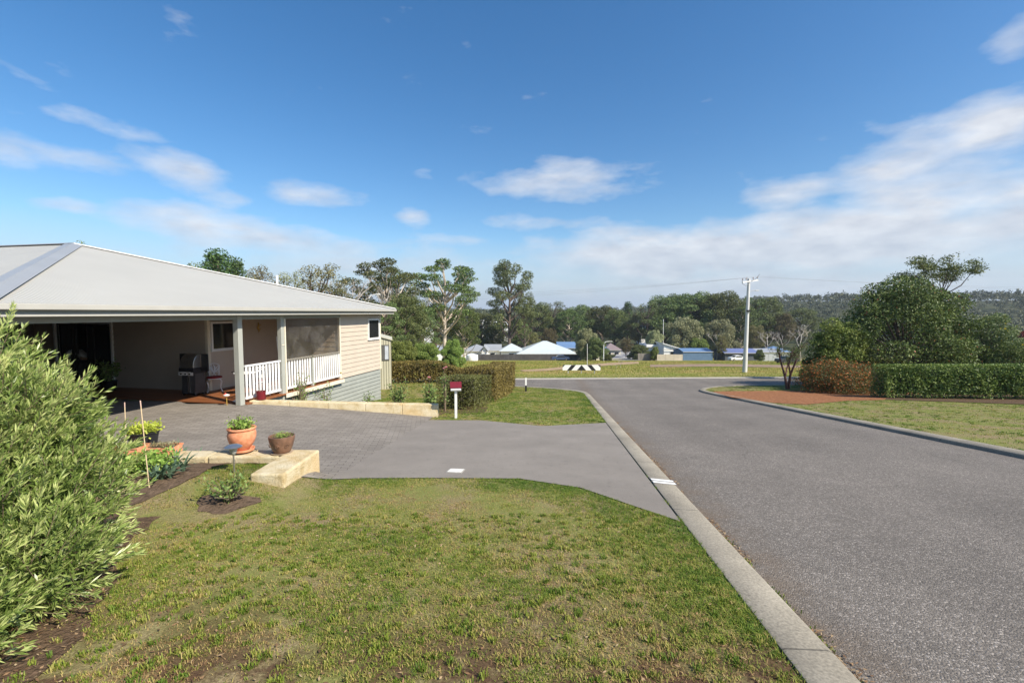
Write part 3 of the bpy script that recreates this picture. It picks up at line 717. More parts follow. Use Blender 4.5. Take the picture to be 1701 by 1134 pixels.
# ------------------------------------------------------------------ plants near the viewer
LB = leafmat('bush_leaf', (.045, .08, .014), (.155, .215, .05), (.36, .39, .15), trans=.22, scale=2.2, rough=.38, spec=.5)
M_twig = mat('twig', (.20, .15, .10), .9, .3, 20)
M_bark = mat('bark', (.15, .12, .09), .95, .35, 8, 1, 20, .02)
def foreground_bush():
    r = np.random.default_rng(11)
    root = thing('shrub', 'big pale green narrow-leaved shrub filling the left edge of the photo', 'shrub', (-3.75, 3.1, gz(-3.75, 3.1)))
    EL_ = [((-3.92,3.10,-1.10), (.66,.70,.60), 1000), ((-4.45,3.55,-.62), (.50,.55,.52), 420), ((-3.50,2.78,-1.42), (.46,.48,.36), 560),
           ((-3.85,3.65,-1.35), (.50,.50,.38), 380), ((-3.30,2.32,-1.66), (.52,.36,.28), 520), ((-2.95,2.0,-1.75), (.34,.26,.18), 260), ((-3.10,2.80,-1.66), (.34,.34,.26), 380), ((-3.25,3.2,-1.45), (.28,.32,.34), 240), ((-4.3,2.7,-1.2), (.7,.6,.6), 260), ((-3.68,3.3,-.84), (.32,.36,.30), 330), ((-3.55,3.3,-1.25), (.32,.38,.36), 230), ((-3.95,2.95,-.48), (.26,.30,.34), 260)]
    SV, SF, LV, LF, LVar = [], [], [], [], []; nl = 0
    tw = MB()
    base = Vector((-3.85, 3.15, gz(-3.85, 3.15)))
    for (c, rad, n) in EL_:
        c = np.array(c); rad = np.array(rad)
        n = int(n*.74); d = r.normal(size=(n, 3)); d /= np.linalg.norm(d, axis=1, keepdims=True)
        rr = r.uniform(.55, 1.0, n)[:, None]**.6
        st = c+d*rad*rr
        up = d*.75+np.array([0.12, -.05, .62])+r.normal(size=(n, 3))*.28; up /= np.linalg.norm(up, axis=1, keepdims=True)
        Ls = r.uniform(.13, .33, n)
        keep = st[:, 2] > G(st[:, 0], st[:, 1])+.08
        for i in np.nonzero(keep)[0]:
            s0 = st[i]; u = up[i]; L = Ls[i]
            if i % 2 == 0: tw.tube([s0-u*.12, s0+u*L*.5, s0+u*L], [.0035, .0028, .0012], 3, False)
            if i % 14 == 0:
                b0 = Vector(s0-u*.1); tw.tube([base+Vector((r.uniform(-.1,.1), r.uniform(-.1,.1), 0)), base.lerp(b0, .5)+Vector((0,0,-.12)), b0], [.016, .010, .004], 5, False)
            k = int(18+L*70); tt = r.uniform(.0, 1.0, k)[:, None]
            P = s0+u*L*tt
            ref = r.normal(size=(k, 3)); perp = np.cross(u, ref); perp /= np.linalg.norm(perp, axis=1, keepdims=True)
            A = u*(.72+.45*tt)+perp*(.85-.45*tt); A /= np.linalg.norm(A, axis=1, keepdims=True)
            ll = r.uniform(.032, .088, k)*(1-.25*(tt[:, 0] > .9))
            V, Fc = leaves(P+A*ll[:, None]*.5, ll, r.uniform(.0085, .013, k), A, None, r)
            LV.append(V); LF.append(Fc+nl); nl += len(V); LVar.append(np.clip(tt[:, 0]*.45+r.uniform(-.2, .55, k)+r.uniform(-.1,.15), 0, 1))
    # inner leaves: shade inside the bush put into darker leaf tones
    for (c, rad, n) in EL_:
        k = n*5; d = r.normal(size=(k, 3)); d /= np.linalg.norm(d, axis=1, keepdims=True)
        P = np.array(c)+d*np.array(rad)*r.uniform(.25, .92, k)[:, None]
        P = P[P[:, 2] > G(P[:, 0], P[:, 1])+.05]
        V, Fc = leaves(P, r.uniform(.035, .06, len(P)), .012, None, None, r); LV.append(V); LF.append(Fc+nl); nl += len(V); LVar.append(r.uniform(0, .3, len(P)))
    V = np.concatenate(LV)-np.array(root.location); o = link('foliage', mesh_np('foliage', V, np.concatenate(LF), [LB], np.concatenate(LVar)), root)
    tw.build('stems', M_twig, root)
foreground_bush()

def tuft_plant(name, label, cat, base, kind, h, n, lm, spread=.12, group=None, seed=1, leafL=.03, leafW=.02, stems=True, parent=None, pname='leaves'):
    """small plant: stems with leaves, everything real"""
    r = np.random.default_rng(seed); b = np.array(base, float)
    root = parent or thing(name, label, cat, tuple(b), group)
    st = MB(); P, A = [], []
    for i in range(n):
        th = r.uniform(0, 2*math.pi); q = r.uniform(.2, 1)*spread; hh = h*r.uniform(.55, 1.0)
        tip = b+np.array([math.cos(th)*q, math.sin(th)*q, hh]); mid = b+(tip-b)*.5+np.array([0, 0, hh*.08])
        if stems: st.tube([b+np.array([math.cos(th), math.sin(th), 0])*.01, mid, tip], [.006*h/.5+.001, .004*h/.5+.001, .0015], 4, False)
        m = max(3, int(kind*hh/h))
        tt = r.uniform(.3, 1.02, m)[:, None]; pp = b*(1-tt)+tip*tt+r.normal(size=(m, 3))*leafL*.8
        P.append(pp); A.append((tip-b)/np.linalg.norm(tip-b)*.5+r.normal(size=(m, 3))*.7+np.array([0, 0, .15]))
    P = np.concatenate(P); A = np.concatenate(A); V, Fc = leaves(P, r.uniform(.7, 1.3, len(P))*leafL, leafW, A, None, r)
    q0 = Vector((0, 0, 0)); p_ = root
    while p_ is not None: q0 += Vector(p_.location); p_ = p_.parent
    link(pname, mesh_np(pname, V-np.array(q0), Fc, [lm], r.uniform(0, 1, len(P))), root)
    if stems: st.build('stems', M_twig, root)
    return root
L_green = leafmat('rose_leaf', (.03, .06, .015), (.10, .16, .04), (.19, .24, .07), trans=.2, scale=12)
L_lime = leafmat('lime_leaf', (.25, .33, .03), (.45, .52, .06), (.60, .62, .12), trans=.3, scale=12)
L_mid = leafmat('fresh_leaf', (.07, .14, .02), (.17, .27, .05), (.28, .36, .09), trans=.3, scale=12)
L_leek = leafmat('leek_leaf', (.06, .10, .06), (.13, .19, .12), (.22, .27, .18), trans=.15, scale=10)
L_grey = leafmat('grey_twig_leaf', (.09, .07, .05), (.16, .15, .07), (.22, .20, .11), trans=.1, scale=20)
M_terra = mat('terracotta', (.62, .22, .10), .75, .14, 12, .3, 60, .004, tint=(.72, .32, .18))
M_brownpot = mat('brown_glazed', (.18, .10, .065), .35, .3, 10, .5, 25, .01)
M_black = mat('black_plastic', (.02, .02, .022), .45, .15)
M_steel = mat('brushed_steel', (.60, .57, .53), .3, .05, 5, .05, metal=.9)

def wall_pt(u, v, z):  # point where the pixel's sight line meets height z
    r_ = ray(u, v); k = z/r_[2]; return Vector((r_[0]*k, r_[1]*k, z))
ZW = -1.965
# terracotta pot
p = wall_pt(395, 746, ZW); p.y = 6.30; p.x = (395-CU)/F*6.30*1.0; s_ = 6.30/F
tp = thing('flower_pot', 'round terracotta pot of leafy herbs standing on the limestone edging wall', 'flowerpot', (p.x, p.y, ZW))
pr = [(0,.0),(.085,.0),(.105,.02),(.155,.10),(.178,.17),(.180,.22),(.170,.262),(.163,.275),(.180,.285),(.184,.302),(.172,.312),(.155,.305),(.150,.28),(0,.275)]
MB().lathe((p.x, p.y, ZW+.05), [(a, b) for a, b in pr], 32).build('pot', M_terra, tp)
MB().lathe((p.x, p.y, ZW+.022), [(0,0),(.12,0),(.150,.012),(.158,.042),(.148,.042),(.12,.016),(0,.014)], 28).build('saucer', M_terra, tp)
ft = MB()
for a in (0.4, 2.5, 4.6): ft.tube([(p.x+.10*math.cos(a), p.y+.10*math.sin(a), ZW+.022), (p.x+.165*math.cos(a), p.y+.165*math.sin(a), ZW+.03), (p.x+.17*math.cos(a), p.y+.17*math.sin(a), ZW+.002)], .006, 6)
ft.tube([(p.x+.12*math.cos(a), p.y+.12*math.sin(a), ZW+.022) for a in np.linspace(0, 2*math.pi, 17)], .005, 6, False)
ft.build('pot_stand', M_black, tp)
MB().lathe((p.x, p.y, ZW+.325), [(0,.02),(.09,.012),(.15,0)], 20).build('soil', M_soil, tp)
tuft_plant(None, None, None, (p.x, p.y, ZW+.33), 16, .13, 70, L_mid, .19, parent=tp, seed=3, leafL=.035, leafW=.022, pname='herb_leaves')
hb = MB(); rr_ = np.random.default_rng(5)
for i in range(26):
    a = rr_.uniform(0, 6.3); q = rr_.uniform(0, .09); hb.tube([(p.x-.03, p.y, ZW+.33), (p.x-.03+q*math.cos(a), p.y+q*math.sin(a), ZW+.33+rr_.uniform(.15, .27))], [.002, .0008], 3, False)
hb.build('fine_stalks', L_grey, tp)
# brown pot
p = Vector(((457-CU)/F*6.2, 6.28, ZW))
bp = thing('flower_pot', 'smaller brown glazed pot with swirl relief on the limestone edging wall', 'flowerpot', tuple(p))
MB().lathe(p+Vector((0,0,.014)), [(0,0),(.095,0),(.112,.012),(.140,.08),(.162,.16),(.172,.225),(.170,.235),(.158,.235),(.150,.20),(0,.19)], 32).build('pot', M_brownpot, bp)
MB().lathe(p, [(0,.002),(.135,.002),(.148,.018),(.14,.02),(.12,.012),(0,.01)], 28).build('saucer', mat('clay_saucer', (.42,.32,.22)), bp)
for a0 in (-2.3, -1.5, -.7):
    pts = []
    for k in range(22):
        t = k/21*2.6*math.pi; rad = .034*(1-k/24); zz = .125+rad*math.sin(t); aa = a0+rad*math.cos(t)/.155
        R_ = .138+(zz-.08)*.28+.012; pts.append(p+Vector((R_*math.cos(aa), R_*math.sin(aa), zz)))
    sw = MB(); sw.tube(pts, .0035, 5); sw.build('swirl_relief', M_brownpot, bp)
MB().lathe(p+Vector((0,0,.205)), [(0,.02),(.09,.012),(.152,0)], 20).build('soil', M_soil, bp)
tuft_plant(None, None, None, (p.x, p.y, ZW+.215), 12, .07, 60, L_mid, .15, parent=bp, seed=8, leafL=.016, leafW=.009, pname='creeping_leaves')
# solar light
g0 = gp(389, 784); sl_ = thing('solar_light', 'short steel solar garden light on a stake beside the block end of the edging wall', 'garden light', tuple(g0))
hgt = (at(389, 737, g0.y).z-g0.z)
MB().tube([g0+Vector((0,0,-.05)), g0+Vector((0,0,hgt*.62))], .011, 12).build('stake', M_steel, sl_)
MB().lathe(g0+Vector((0,0,hgt*.62)), [(.012,0),(.03,.012),(.045,.06),(.052,.095),(.0,.1)], 20).build('lens', mat('frosted_plastic', (.45,.45,.42), .3), sl_)
MB().lathe(g0+Vector((0,0,hgt*.62+.095)), [(0,0),(.098,.0),(.104,.008),(.07,.03),(.04,.038),(0,.04)], 28).build('cap', M_steel, sl_)
# black tub with lime leaves
g1 = Vector(((220-CU)/F*6.9, 6.55, gz(-5.4, 6.55))); g1.x = (222-CU)/F*6.55*1.0; zb = at(222, 745, 6.55).z-.02
g1 = Vector(((222-CU)/F*6.55, 6.62, zb))
bt = thing('planter_tub', 'black plastic tub overflowing with lime yellow leaves behind the garden bed', 'planter', tuple(g1))
MB().lathe(g1, [(0,0),(.15,0),(.19,.24),(.205,.245),(.205,.26),(.19,.26),(.18,.22),(0,.22)], 28).build('pot', M_black, bt)
MB().lathe(g1+Vector((0,0,.22)), [(0,.02),(.18,.0)], 16).build('soil', M_soil, bt)
tuft_plant(None, None, None, (g1.x, g1.y, g1.z+.22), 14, .13, 80, L_lime, .26, parent=bt, seed=9, leafL=.05, leafW=.03, pname='leaves')
# troughs on the wall
def trough(u, L, lab, leafm, seed, ang=0.):
    x = (u-CU)/F*6.28; z = ZW
    t = thing('planter_trough', lab, 'planter', (x, 6.28, z), 'terracotta troughs on the limestone edging wall')
    b = MB(); h = L/2; vs = []
    Mx = Matrix.Translation((x, 6.28, z)) @ Matrix.Rotation(ang, 4, 'Z')
    b.box((-h, -.10, 0), (h, .10, .012), Mx); b.box((-h-.012, -.112, .0), (h+.012, -.10, .10), Mx); b.box((-h-.012, .10, .0), (h+.012, .112, .10), Mx)
    b.box((-h-.012, -.0995, .0), (-h, .0995, .10), Mx); b.box((h, -.0995, .0), (h+.012, .0995, .10), Mx)
    b.box((-h-.022, -.122, .085), (h+.022, -.1125, .106), Mx); b.box((-h-.022, .1125, .085), (h+.022, .122, .106), Mx)
    b.build('trough', M_terra, t); s = MB(); s.box((-h+.001, -.0985, .015), (h-.001, .0985, .08), Mx); s.build('soil', M_soil, t)
    r = np.random.default_rng(seed)
    for k in range(3): pass
    n = 420; P = np.stack([r.uniform(-h, h, n), r.uniform(-.09, .09, n), r.uniform(.08, .15, n)], 1); P = (np.array(Mx.to_3x3()) @ P.T).T
    V, Fc = leaves(P, r.uniform(.02, .045, n), .012, r.normal(size=(n, 3))+np.array([0, 0, .8]), None, r)
    link('seedlings', mesh_np('seedlings', V, Fc, [leafm], r.uniform(0, 1, n)), t)
trough(262, .34, 'long terracotta trough of dark seedlings on the edging wall beside the leeks', L_grey, 21, .12)
trough(158, .40, 'terracotta trough half hidden behind the big shrub on the edging wall', L_green, 22)
trough(212, .24, 'short terracotta trough beside the black tub on the edging wall', L_green, 23)
# stakes
M_bamboo = mat('stake_wood', (.62, .48, .30), .7, .1); M_paletip = mat('pale_tip', (.60, .42, .34), .7, .1); M_redtip = mat('red_tip', (.55, .08, .06), .5)
for (u0, v0, u1, v1, lab) in ((248, 811, 233, 665, 'leaning pale wooden garden stake in front of the leafy vegetables'), (211, 780, 207, 668, 'thin upright wooden garden stake beside the black tub')):
    a = gp(u0, v0); b = at(u1, v1, a.y+.03); t = thing('garden_stake', lab, 'garden stake', tuple(a), 'wooden stakes in the vegetable bed')
    d = b-a; MB().tube([a-d*.05, a+d*.93], .0055, 8).build('stake', M_bamboo, t); MB().tube([a+d*.93, b], .006, 8).build('painted_tip', M_paletip, t)
# leeks
lk_sp = [(292,775),(305,783),(318,770),(270,797),(283,795),(258,800),(330,766),(300,768)]
lks = ['leek plant nearest the limestone block, thin blue green blades', 'leek plant in front of the trough with splayed blades', 'leek plant at the far right end of the leek row', 'leek plant close to the leaning stake', 'leek plant drooping over the bare soil in the middle of the row', 'leek plant left of the leaning stake', 'smallest leek plant at the wall end of the row', 'tall upright leek plant behind the others in the row']
for i, (u, v) in enumerate(lk_sp):
    g = gp(u, v); r = np.random.default_rng(50+i); mb = MB()
    tall = .50 if i == 7 else .36
    for k in range(12):
        th = r.uniform(0, 2*math.pi); L = tall*r.uniform(.6, 1.1); q = (.05 if i == 7 and k < 4 else r.uniform(.10, .32))
        pts = []; wd = []
        D = Vector((math.cos(th), math.sin(th), 0)); S = Vector((-D.y, D.x, 0))
        vs = []
        for j in range(6):
            t = j/5; c = g+D*q*t**1.4+Vector((0, 0, L*(t-.45*t*t*(q/.19))+.01)); wv = .017*(1-t**2)+.001
            vs += [c-S*wv, c+S*wv]
        mb.add(vs, [(2*j, 2*j+1, 2*j+3, 2*j+2) for j in range(5)])
    mb.tube([g-Vector((0,0,.02)), g+Vector((0,0,.07))], [.013, .010], 8)
    o = mb.build('leek', L_leek, None, tuple(g)); tag(o, lks[i], 'leek', 'leeks in the vegetable bed')
tuft_plant('leafy_vegetable', 'bright green leafy vegetable plant between the two stakes', 'plant', gp(255, 785), 22, .26, 60, L_mid, .30, seed=31, leafL=.055, leafW=.035)
tuft_plant('leafy_vegetable', 'pale green leafy plant under the black tub beside the shrub', 'plant', gp(205, 790), 22, .26, 50, L_mid, .26, seed=32, leafL=.05, leafW=.032)
# pruned rose stump with low leaves
rs = tuft_plant('rose_bush', 'low pruned rose bush in a patch of bare soil on the near lawn', 'rose bush', gp(383, 832), 14, .30, 34, L_green, .27, seed=41, leafL=.04, leafW=.026)
r = np.random.default_rng(4); st = MB(); g = gp(383, 832)
for k in range(22):
    th = r.uniform(0, 6.3); L = r.uniform(.08, .2); st.tube([g, g+Vector((math.cos(th)*L*.5, math.sin(th)*L*.5, L*.4)), g+Vector((math.cos(th)*L, math.sin(th)*L, L*.6))], [.012, .009, .006], 5)
st.build('old_wood', M_bark, rs)

# roses behind the long wall
M_pink = mat('pink_petal', (.80, .42, .42), .6, .1, 20); M_paleyel = mat('cream_petal', (.80, .66, .34), .6, .1, 20)
def rose(u, v, Y, h, sp, n, lab, seed, flowers=(), fm=M_pink, k=16):
    k = int(k*1.7)
    b = at(u, v, Y); b.z = gz(b.x, b.y)+.01
    t = tuft_plant('rose_bush', lab, 'rose bush', b, k, h, n, L_green, sp, 'roses behind the limestone wall', seed, .065, .045)
    for (fu, fv) in flowers:
        q = at(fu, fv, Y-.05); f = MB()
        for j, (rr, ph) in enumerate(((.055, .0), (.042, .5), (.025, 1.1))):
            for i in range(5):
                a = ph+i*1.257; c = q+Vector((math.cos(a)*rr*.6, math.sin(a)*rr*.6, .012*j))
                d = Vector((math.cos(a), math.sin(a), .5+.5*j)).normalized(); s = Vector((-math.sin(a), math.cos(a), 0))
                f.add([c-d*rr*.5, c+s*rr*.6, c+d*rr*.7, c-s*rr*.6], [(0,1,2,3)])
        f.build('flower', fm, t)
        sm = MB(); sm.tube([b, b.lerp(q, .5)+Vector((0,0,.1)), q], [.006, .005, .003], 4); sm.build('flower_stem', M_twig, t)
rose(500, 672, 14.4, 1.25, .45, 30, 'straggly thin rose bush in front of the white railing', 61, ((566,619.5),), M_paleyel, 9)
rose(540, 672, 14.6, .95, .40, 16, 'low open rose bush beside the grey base boards', 62, (), k=8)
rose(612, 672, 15.6, .62, .25, 12, 'smallest rose bush against the corner of the grey base boards', 63, (), k=12)
rose(661, 674, 14.6, 1.05, .36, 26, 'leafy upright rose bush right of the house corner with no flowers', 64, (), k=26)
rose(716, 690, 13.9, .95, .22, 24, 'rose bush with pink flowers at the end of the limestone wall', 65, ((711,652),(713,627)), k=34)
rose(739, 668, 15.0, 1.5, .12, 10, 'tall pink rose rising above the small clipped hedge', 66, ((738,612),(741,610)), k=16)

# ------------------------------------------------------------------ clipped hedges
H_rust = leafmat('rusty_hedge_leaf', (.035, .034, .010), (.115, .085, .024), (.205, .165, .045), trans=.2, scale=1.6)
H_dk = leafmat('hedge_leaf', (.02, .024, .008), (.07, .068, .022), (.15, .165, .04), trans=.15, scale=2.2)
H_green = leafmat('green_hedge_leaf', (.035, .065, .015), (.10, .15, .035), (.20, .25, .06), trans=.2, scale=1.6)
def hedge(name, lab, line, width, h0, h1, lm, seed, leafL=.05, dens=520, cat='hedge', loose=.05, bulge=.06):
    """clipped hedge along a plan polyline, side faces and top dressed in leaves"""
    r = np.random.default_rng(seed); pl = [np.array(q, float) for q in line]
    L = [0]; 
    for a, b in zip(pl, pl[1:]): L.append(L[-1]+np.linalg.norm(b-a))
    tot = L[-1]; hm = (h0+h1)/2
    def frame(d):
        d = np.clip(d, 0, tot); i = np.clip(np.searchsorted(L, d, side='right')-1, 0, len(pl)-2)
        A_ = np.array(pl)[i]; B_ = np.array(pl)[i+1]; Lx = np.array(L)
        t = (d-Lx[i])/(Lx[i+1]-Lx[i]); dr = (B_-A_)/np.linalg.norm(B_-A_, axis=1, keepdims=True)
        return A_+(B_-A_)*t[:, None], dr
    area = 2*tot*hm+tot*width+2*width*hm; n = int(area*dens)
    face = r.choice(5, n, p=np.array([tot*hm, tot*hm, tot*width*1.2, width*hm, width*hm])/(2*tot*hm+tot*width*1.2+2*width*hm))
    d = r.uniform(0, tot, n); wv = r.uniform(-.5, .5, n)*width; hv = r.uniform(0.03, 1, n)
    depth = np.abs(r.normal(size=n))*loose*1.3
    wv = np.where(face == 0, -width/2+depth, np.where(face == 1, width/2-depth, wv))
    d = np.where(face == 3, depth, np.where(face == 4, tot-depth, d))
    hh = h0+(h1-h0)*d/tot
    z = np.where(face == 2, hh-depth, hv*hh)
    c, dr = frame(d); nr = np.stack([-dr[:, 1], dr[:, 0]], 1)
    bl = 1+bulge*(fbm(d*1.0+seed, z*1.0, .8)-.5)*4
    wv = wv*(1-.25*np.clip((z/hh-.85)/.15, 0, 1)**2*0)*bl
    xy = c+nr*wv[:, None]; gz_ = G(xy[:, 0], xy[:, 1])
    top = (fbm(xy[:, 0], xy[:, 1], .7)-.5)*.10*(z/hh)
    P = np.stack([xy[:, 0], xy[:, 1], gz_+z+top], 1)+r.normal(size=(n, 3))*loose*.35
    A = r.normal(size=(n, 3)); A[:, 2] += .6
    V, Fc = leaves(P, r.uniform(.7, 1.35, n)*leafL, leafL*.5, A, None, r)
    mid = pl[0]*.5+pl[-1]*.5; root = thing(name, lab, cat, (mid[0], mid[1], gz(mid[0], mid[1])))
    link('foliage', mesh_np('foliage', V-np.array(root.location), Fc, [lm], r.uniform(0, 1, n)), root)
    # woody stems and twigs, then inner leaves in the darker tones
    mb = MB(); k = max(2, int(tot/.55))
    for i in range(k):
        cc, _ = frame(np.array([tot*(i+.5)/k])); x, y = cc[0]; g = gz(x, y); hx = h0+(h1-h0)*(i+.5)/k
        mb.tube([(x, y, g-.05), (x+.03, y, g+.3)], [.035, .028], 6)
        for j in range(7):
            th = r.uniform(0, 6.3); q = r.uniform(.1, .42)*width; mb.tube([(x+.02, y, g+.2), (x+q*math.cos(th)*.6, y+q*math.sin(th)*.6, g+hx*.55), (x+q*math.cos(th), y+q*math.sin(th), g+hx*.9)], [.02, .013, .005], 5, False)
    mb.build('stems', M_bark, root)
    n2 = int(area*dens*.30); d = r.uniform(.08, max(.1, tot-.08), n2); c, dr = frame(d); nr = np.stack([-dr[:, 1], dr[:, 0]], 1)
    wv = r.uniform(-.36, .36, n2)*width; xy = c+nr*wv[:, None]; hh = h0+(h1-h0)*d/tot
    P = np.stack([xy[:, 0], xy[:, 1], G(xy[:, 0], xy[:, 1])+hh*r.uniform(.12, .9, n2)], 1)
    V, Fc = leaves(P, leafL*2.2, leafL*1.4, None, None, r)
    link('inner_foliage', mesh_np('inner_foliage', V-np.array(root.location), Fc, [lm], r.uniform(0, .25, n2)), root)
    return root
hedge('clipped_hedge', 'small dark clipped hedge standing directly behind the mailbox', [(-1.95, 15.5), (-1.50, 18.0)], 1.42, 1.14, 1.17, H_dk, 71, .045, 1000, loose=.03, bulge=.03)
hedge('clipped_hedge', 'long rusty clipped hedge running away along the verge towards the cross road', [(-1.35, 18.7), (-.75, 23), (-.45, 27.6)], 1.3, 1.45, 1.62, H_rust, 72, .065, 560, loose=.04)
hedge('clipped_hedge', 'rusty hedge across the back of the yard, right of the green shed', [(-2.1, 26.0), (-8.5, 25.2)], 1.0, 1.22, 1.2, H_rust, 73, .08, 380)
hedge('clipped_hedge', 'thick green clipped hedge in front of the big round tree on the right', [(17.3, 21.3), (21.5, 20.6), (27, 19.6)], 1.5, 1.55, 1.60, H_green, 74, .085, 440, bulge=.16)

# ------------------------------------------------------------------ mailbox, marker post, sight board
g = gp(757.5, 694.5); mbx = thing('mailbox', 'white mailbox with a dark red lid on a white post beside the driveway', 'mailbox', tuple(g))
h = at(757, 635, g.y).z-g.z
MB().box((-.033, -.033, -.1), (.033, .033, h-.24), Matrix.Translation(g)).build('post', M_white, mbx)
bx = MB(); Mx = Matrix.Translation(g+Vector((0, 0, h))) @ Matrix.Rotation(R(8), 4, 'Z')
def prism(mb, prof, x0, x1, M): # profile in (y,z)
    k = len(prof); vs = [M @ Vector((x0, a, b)) for a, b in prof]+[M @ Vector((x1, a, b)) for a, b in prof]
    mb.add(vs, [tuple(range(k)), tuple(range(2*k-1, k-1, -1))]+[(i, i+k, (i+1) % k+k, (i+1) % k) for i in range(k)])
prism(bx, [(-.10,-.24),(.10,-.24),(.13,-.20),(.13,-.02),(.0,-.0),(-.13,-.13),(-.13,-.20)], -.15, .15, Mx); bx.build('box', M_white, mbx, bevel=.008)
lidb = MB(); prism(lidb, [(-.145,-.125),(-.145,-.145),(-.135,-.145),(-.132,-.132),(.0,.004),(.14,-.018),(.145,-.002),(.0,.022)], -.165, .165, Mx)
lidb.build('lid', mat('dark_red_paint', (.15, .012, .022), .4, .1), mbx)
g = gp(873.5, 650); mp_ = thing('marker_post', 'thin white marker post with a dark lower half at the verge corner', 'post', tuple(g)); h = at(873, 627.5, g.y).z-g.z
MB().box((-.05, -.02, h*.45), (.05, .02, h), Matrix.Translation(g)).build('white_band', M_white, mp_, bevel=.005)
MB().box((-.05, -.02, -.1), (.05, .02, h*.45), Matrix.Translation(g)).build('dark_band', M_black, mp_)
g = gp(966, 620.5); Yb = g.y; sb = thing('chevron_sign', 'low black and white striped hazard board facing down the road at the junction', 'traffic sign', tuple(g))
a, b = at(934.5, 615, Yb), at(997.5, 606, Yb); W_, H_ = b.x-a.x, b.z-a.z
bd = MB(); bd.box((a.x, Yb, a.z), (b.x, Yb+.03, b.z)); bd.build('board', M_white, sb)
st = MB(); xm = (a.x+b.x)/2; yk = Yb-.003
def strip(x0, x1, sgn):  # slanted black stripe, x at the bottom; leans inwards to the top
    sh = H_*1.0*sgn; pts = [(x0, a.z), (x1, a.z), (x1+sh, b.z), (x0+sh, b.z)]
    out = []
    for (x, z) in pts: out.append((min(max(x, a.x), b.x), z))
    st.add([(x, yk, z) for x, z in out], [(0,1,2,3)])
bw = W_/8.2
st.add([(xm-bw*1.0, yk, a.z), (xm+bw*1.0, yk, a.z), (xm, yk, b.z)], [(0,1,2)])
for sg in (-1, 1):
    x0 = xm+sg*bw*2.2; x1 = xm+sg*bw*3.15; xs = sorted((x0, x1)); sh = -sg*bw*1.0
    st.add([(xs[0], yk, a.z), (xs[1], yk, a.z), (xs[1]+sh, yk, b.z), (xs[0]+sh, yk, b.z)], [(0,1,2,3)])
    e = a.x if sg < 0 else b.x
    st.add([(e, yk, a.z+H_*.55), (e, yk, b.z), (e-sg*bw*.55, yk, b.z)], [(0,1,2)])
st.build('stripes', M_black, sb)
for k in (.15, .5, .85):
    q = MB(); q.box((a.x+W_*k-.04, Yb+.032, g.z-.2), (a.x+W_*k+.04, Yb+.11, b.z-.03)); q.build('post', mat('grey_steel', (.35,.35,.34)), sb)

# ------------------------------------------------------------------ verandah things
def chair(s, t, rz, lab):
    p0 = E(s, t, ZF); r_ = thing('patio_chair', lab, 'chair', tuple(p0), 'white ornate patio chairs', rz)
    Mw = Matrix.Translation(p0)   # build in world, rotate by root
    def w3(x, y, z): return p0+Vector((x, y, z))
    se = MB(); se.lathe(w3(0, 0, .43), [(0,0),(.19,0),(.215,.012),(.22,.03),(.20,.055),(0,.062)], 24); se.build('seat_pad', mat('red_cushion', (.26,.03,.03), .8), r_)
    fr = MB(); fr.lathe(w3(0, 0, .405), [(0,0),(.20,0),(.21,.012),(.20,.024),(0,.024)], 24); fr.build('seat', M_white, r_)
    for (sx_, sy_) in ((-1,-1),(1,-1),(-1,1),(1,1)):
        l = MB(); l.tube([w3(.14*sx_, .14*sy_, .41), w3(.19*sx_, .19*sy_, .33), w3(.155*sx_, .155*sy_, .14), w3(.19*sx_, .19*sy_, .02), w3(.215*sx_, .215*sy_, .006)], [.016, .018, .012, .012, .015], 8); l.build('leg', M_white, r_)
    bk = MB(); pts = []
    for k in range(25):
        a_ = -math.pi*.62+k/24*math.pi*2.24; pts.append(w3(.185*math.sin(a_+math.pi*0)*1.0, .19+.05*(math.cos(a_)+1)/2, .70-.17*-math.cos(a_)))
    pts = [w3(-.13, .17, .42)]+[w3(.19*math.sin(t_), .19+.04*(1-math.cos(t_))/2*1.0, .69-.18*math.cos(t_)) for t_ in np.linspace(-math.pi*.72-0*1, -2*math.pi+math.pi*.72, 22)]+[w3(.13, .17, .42)]
    bk.tube(pts, .014, 8)
    for k in range(7):   # cast leaf tracery
        a_ = -1.2+k*.4; c = w3(0, .2, .56); e = w3(.165*math.sin(a_), .215, .69+.15*math.cos(a_)); m_ = c.lerp(e, .55)+Vector((.03*math.cos(k*2.1), 0, .02))
        bk.tube([c, m_, e], [.010, .020, .008], 6)
    for (cx, cz) in ((-.08,.62),(.08,.62),(0,.76),(-.1,.74),(.1,.74)):
        bk.tube([w3(cx+.035*math.cos(t_), .21, cz+.035*math.sin(t_)) for t_ in np.linspace(0, 2*math.pi, 11)], .008, 5, False)
    bk.tube([w3(-.07,.18,.42), w3(-.03,.2,.52), w3(0,.2,.57)], .010, 6); bk.tube([w3(.07,.18,.42), w3(.03,.2,.52), w3(0,.2,.57)], .010, 6)
    bk.build('backrest', M_white, r_); return r_
ch_ = wall_pt(357, 650, ZF); chs = (ch_.x-OX)*EX+(ch_.y-OY)*EY; cht = (ch_.x-OX)*NX+(ch_.y-OY)*NY
chair(chs, cht, R(35), 'white ornate metal chair with a red seat pad left of the verandah post')
chair(1.25, .45, R(-150), 'white ornate metal chair standing behind the first bay of white railing')
tb0 = E(1.15, .95, ZF); tb = thing('patio_table', 'small round white patio table half hidden behind the verandah post', 'table', tuple(tb0))
MB().lathe(tb0+Vector((0,0,.66)), [(0,0),(.29,0),(.30,.01),(.29,.025),(0,.028)], 30).build('table_top', M_white, tb)
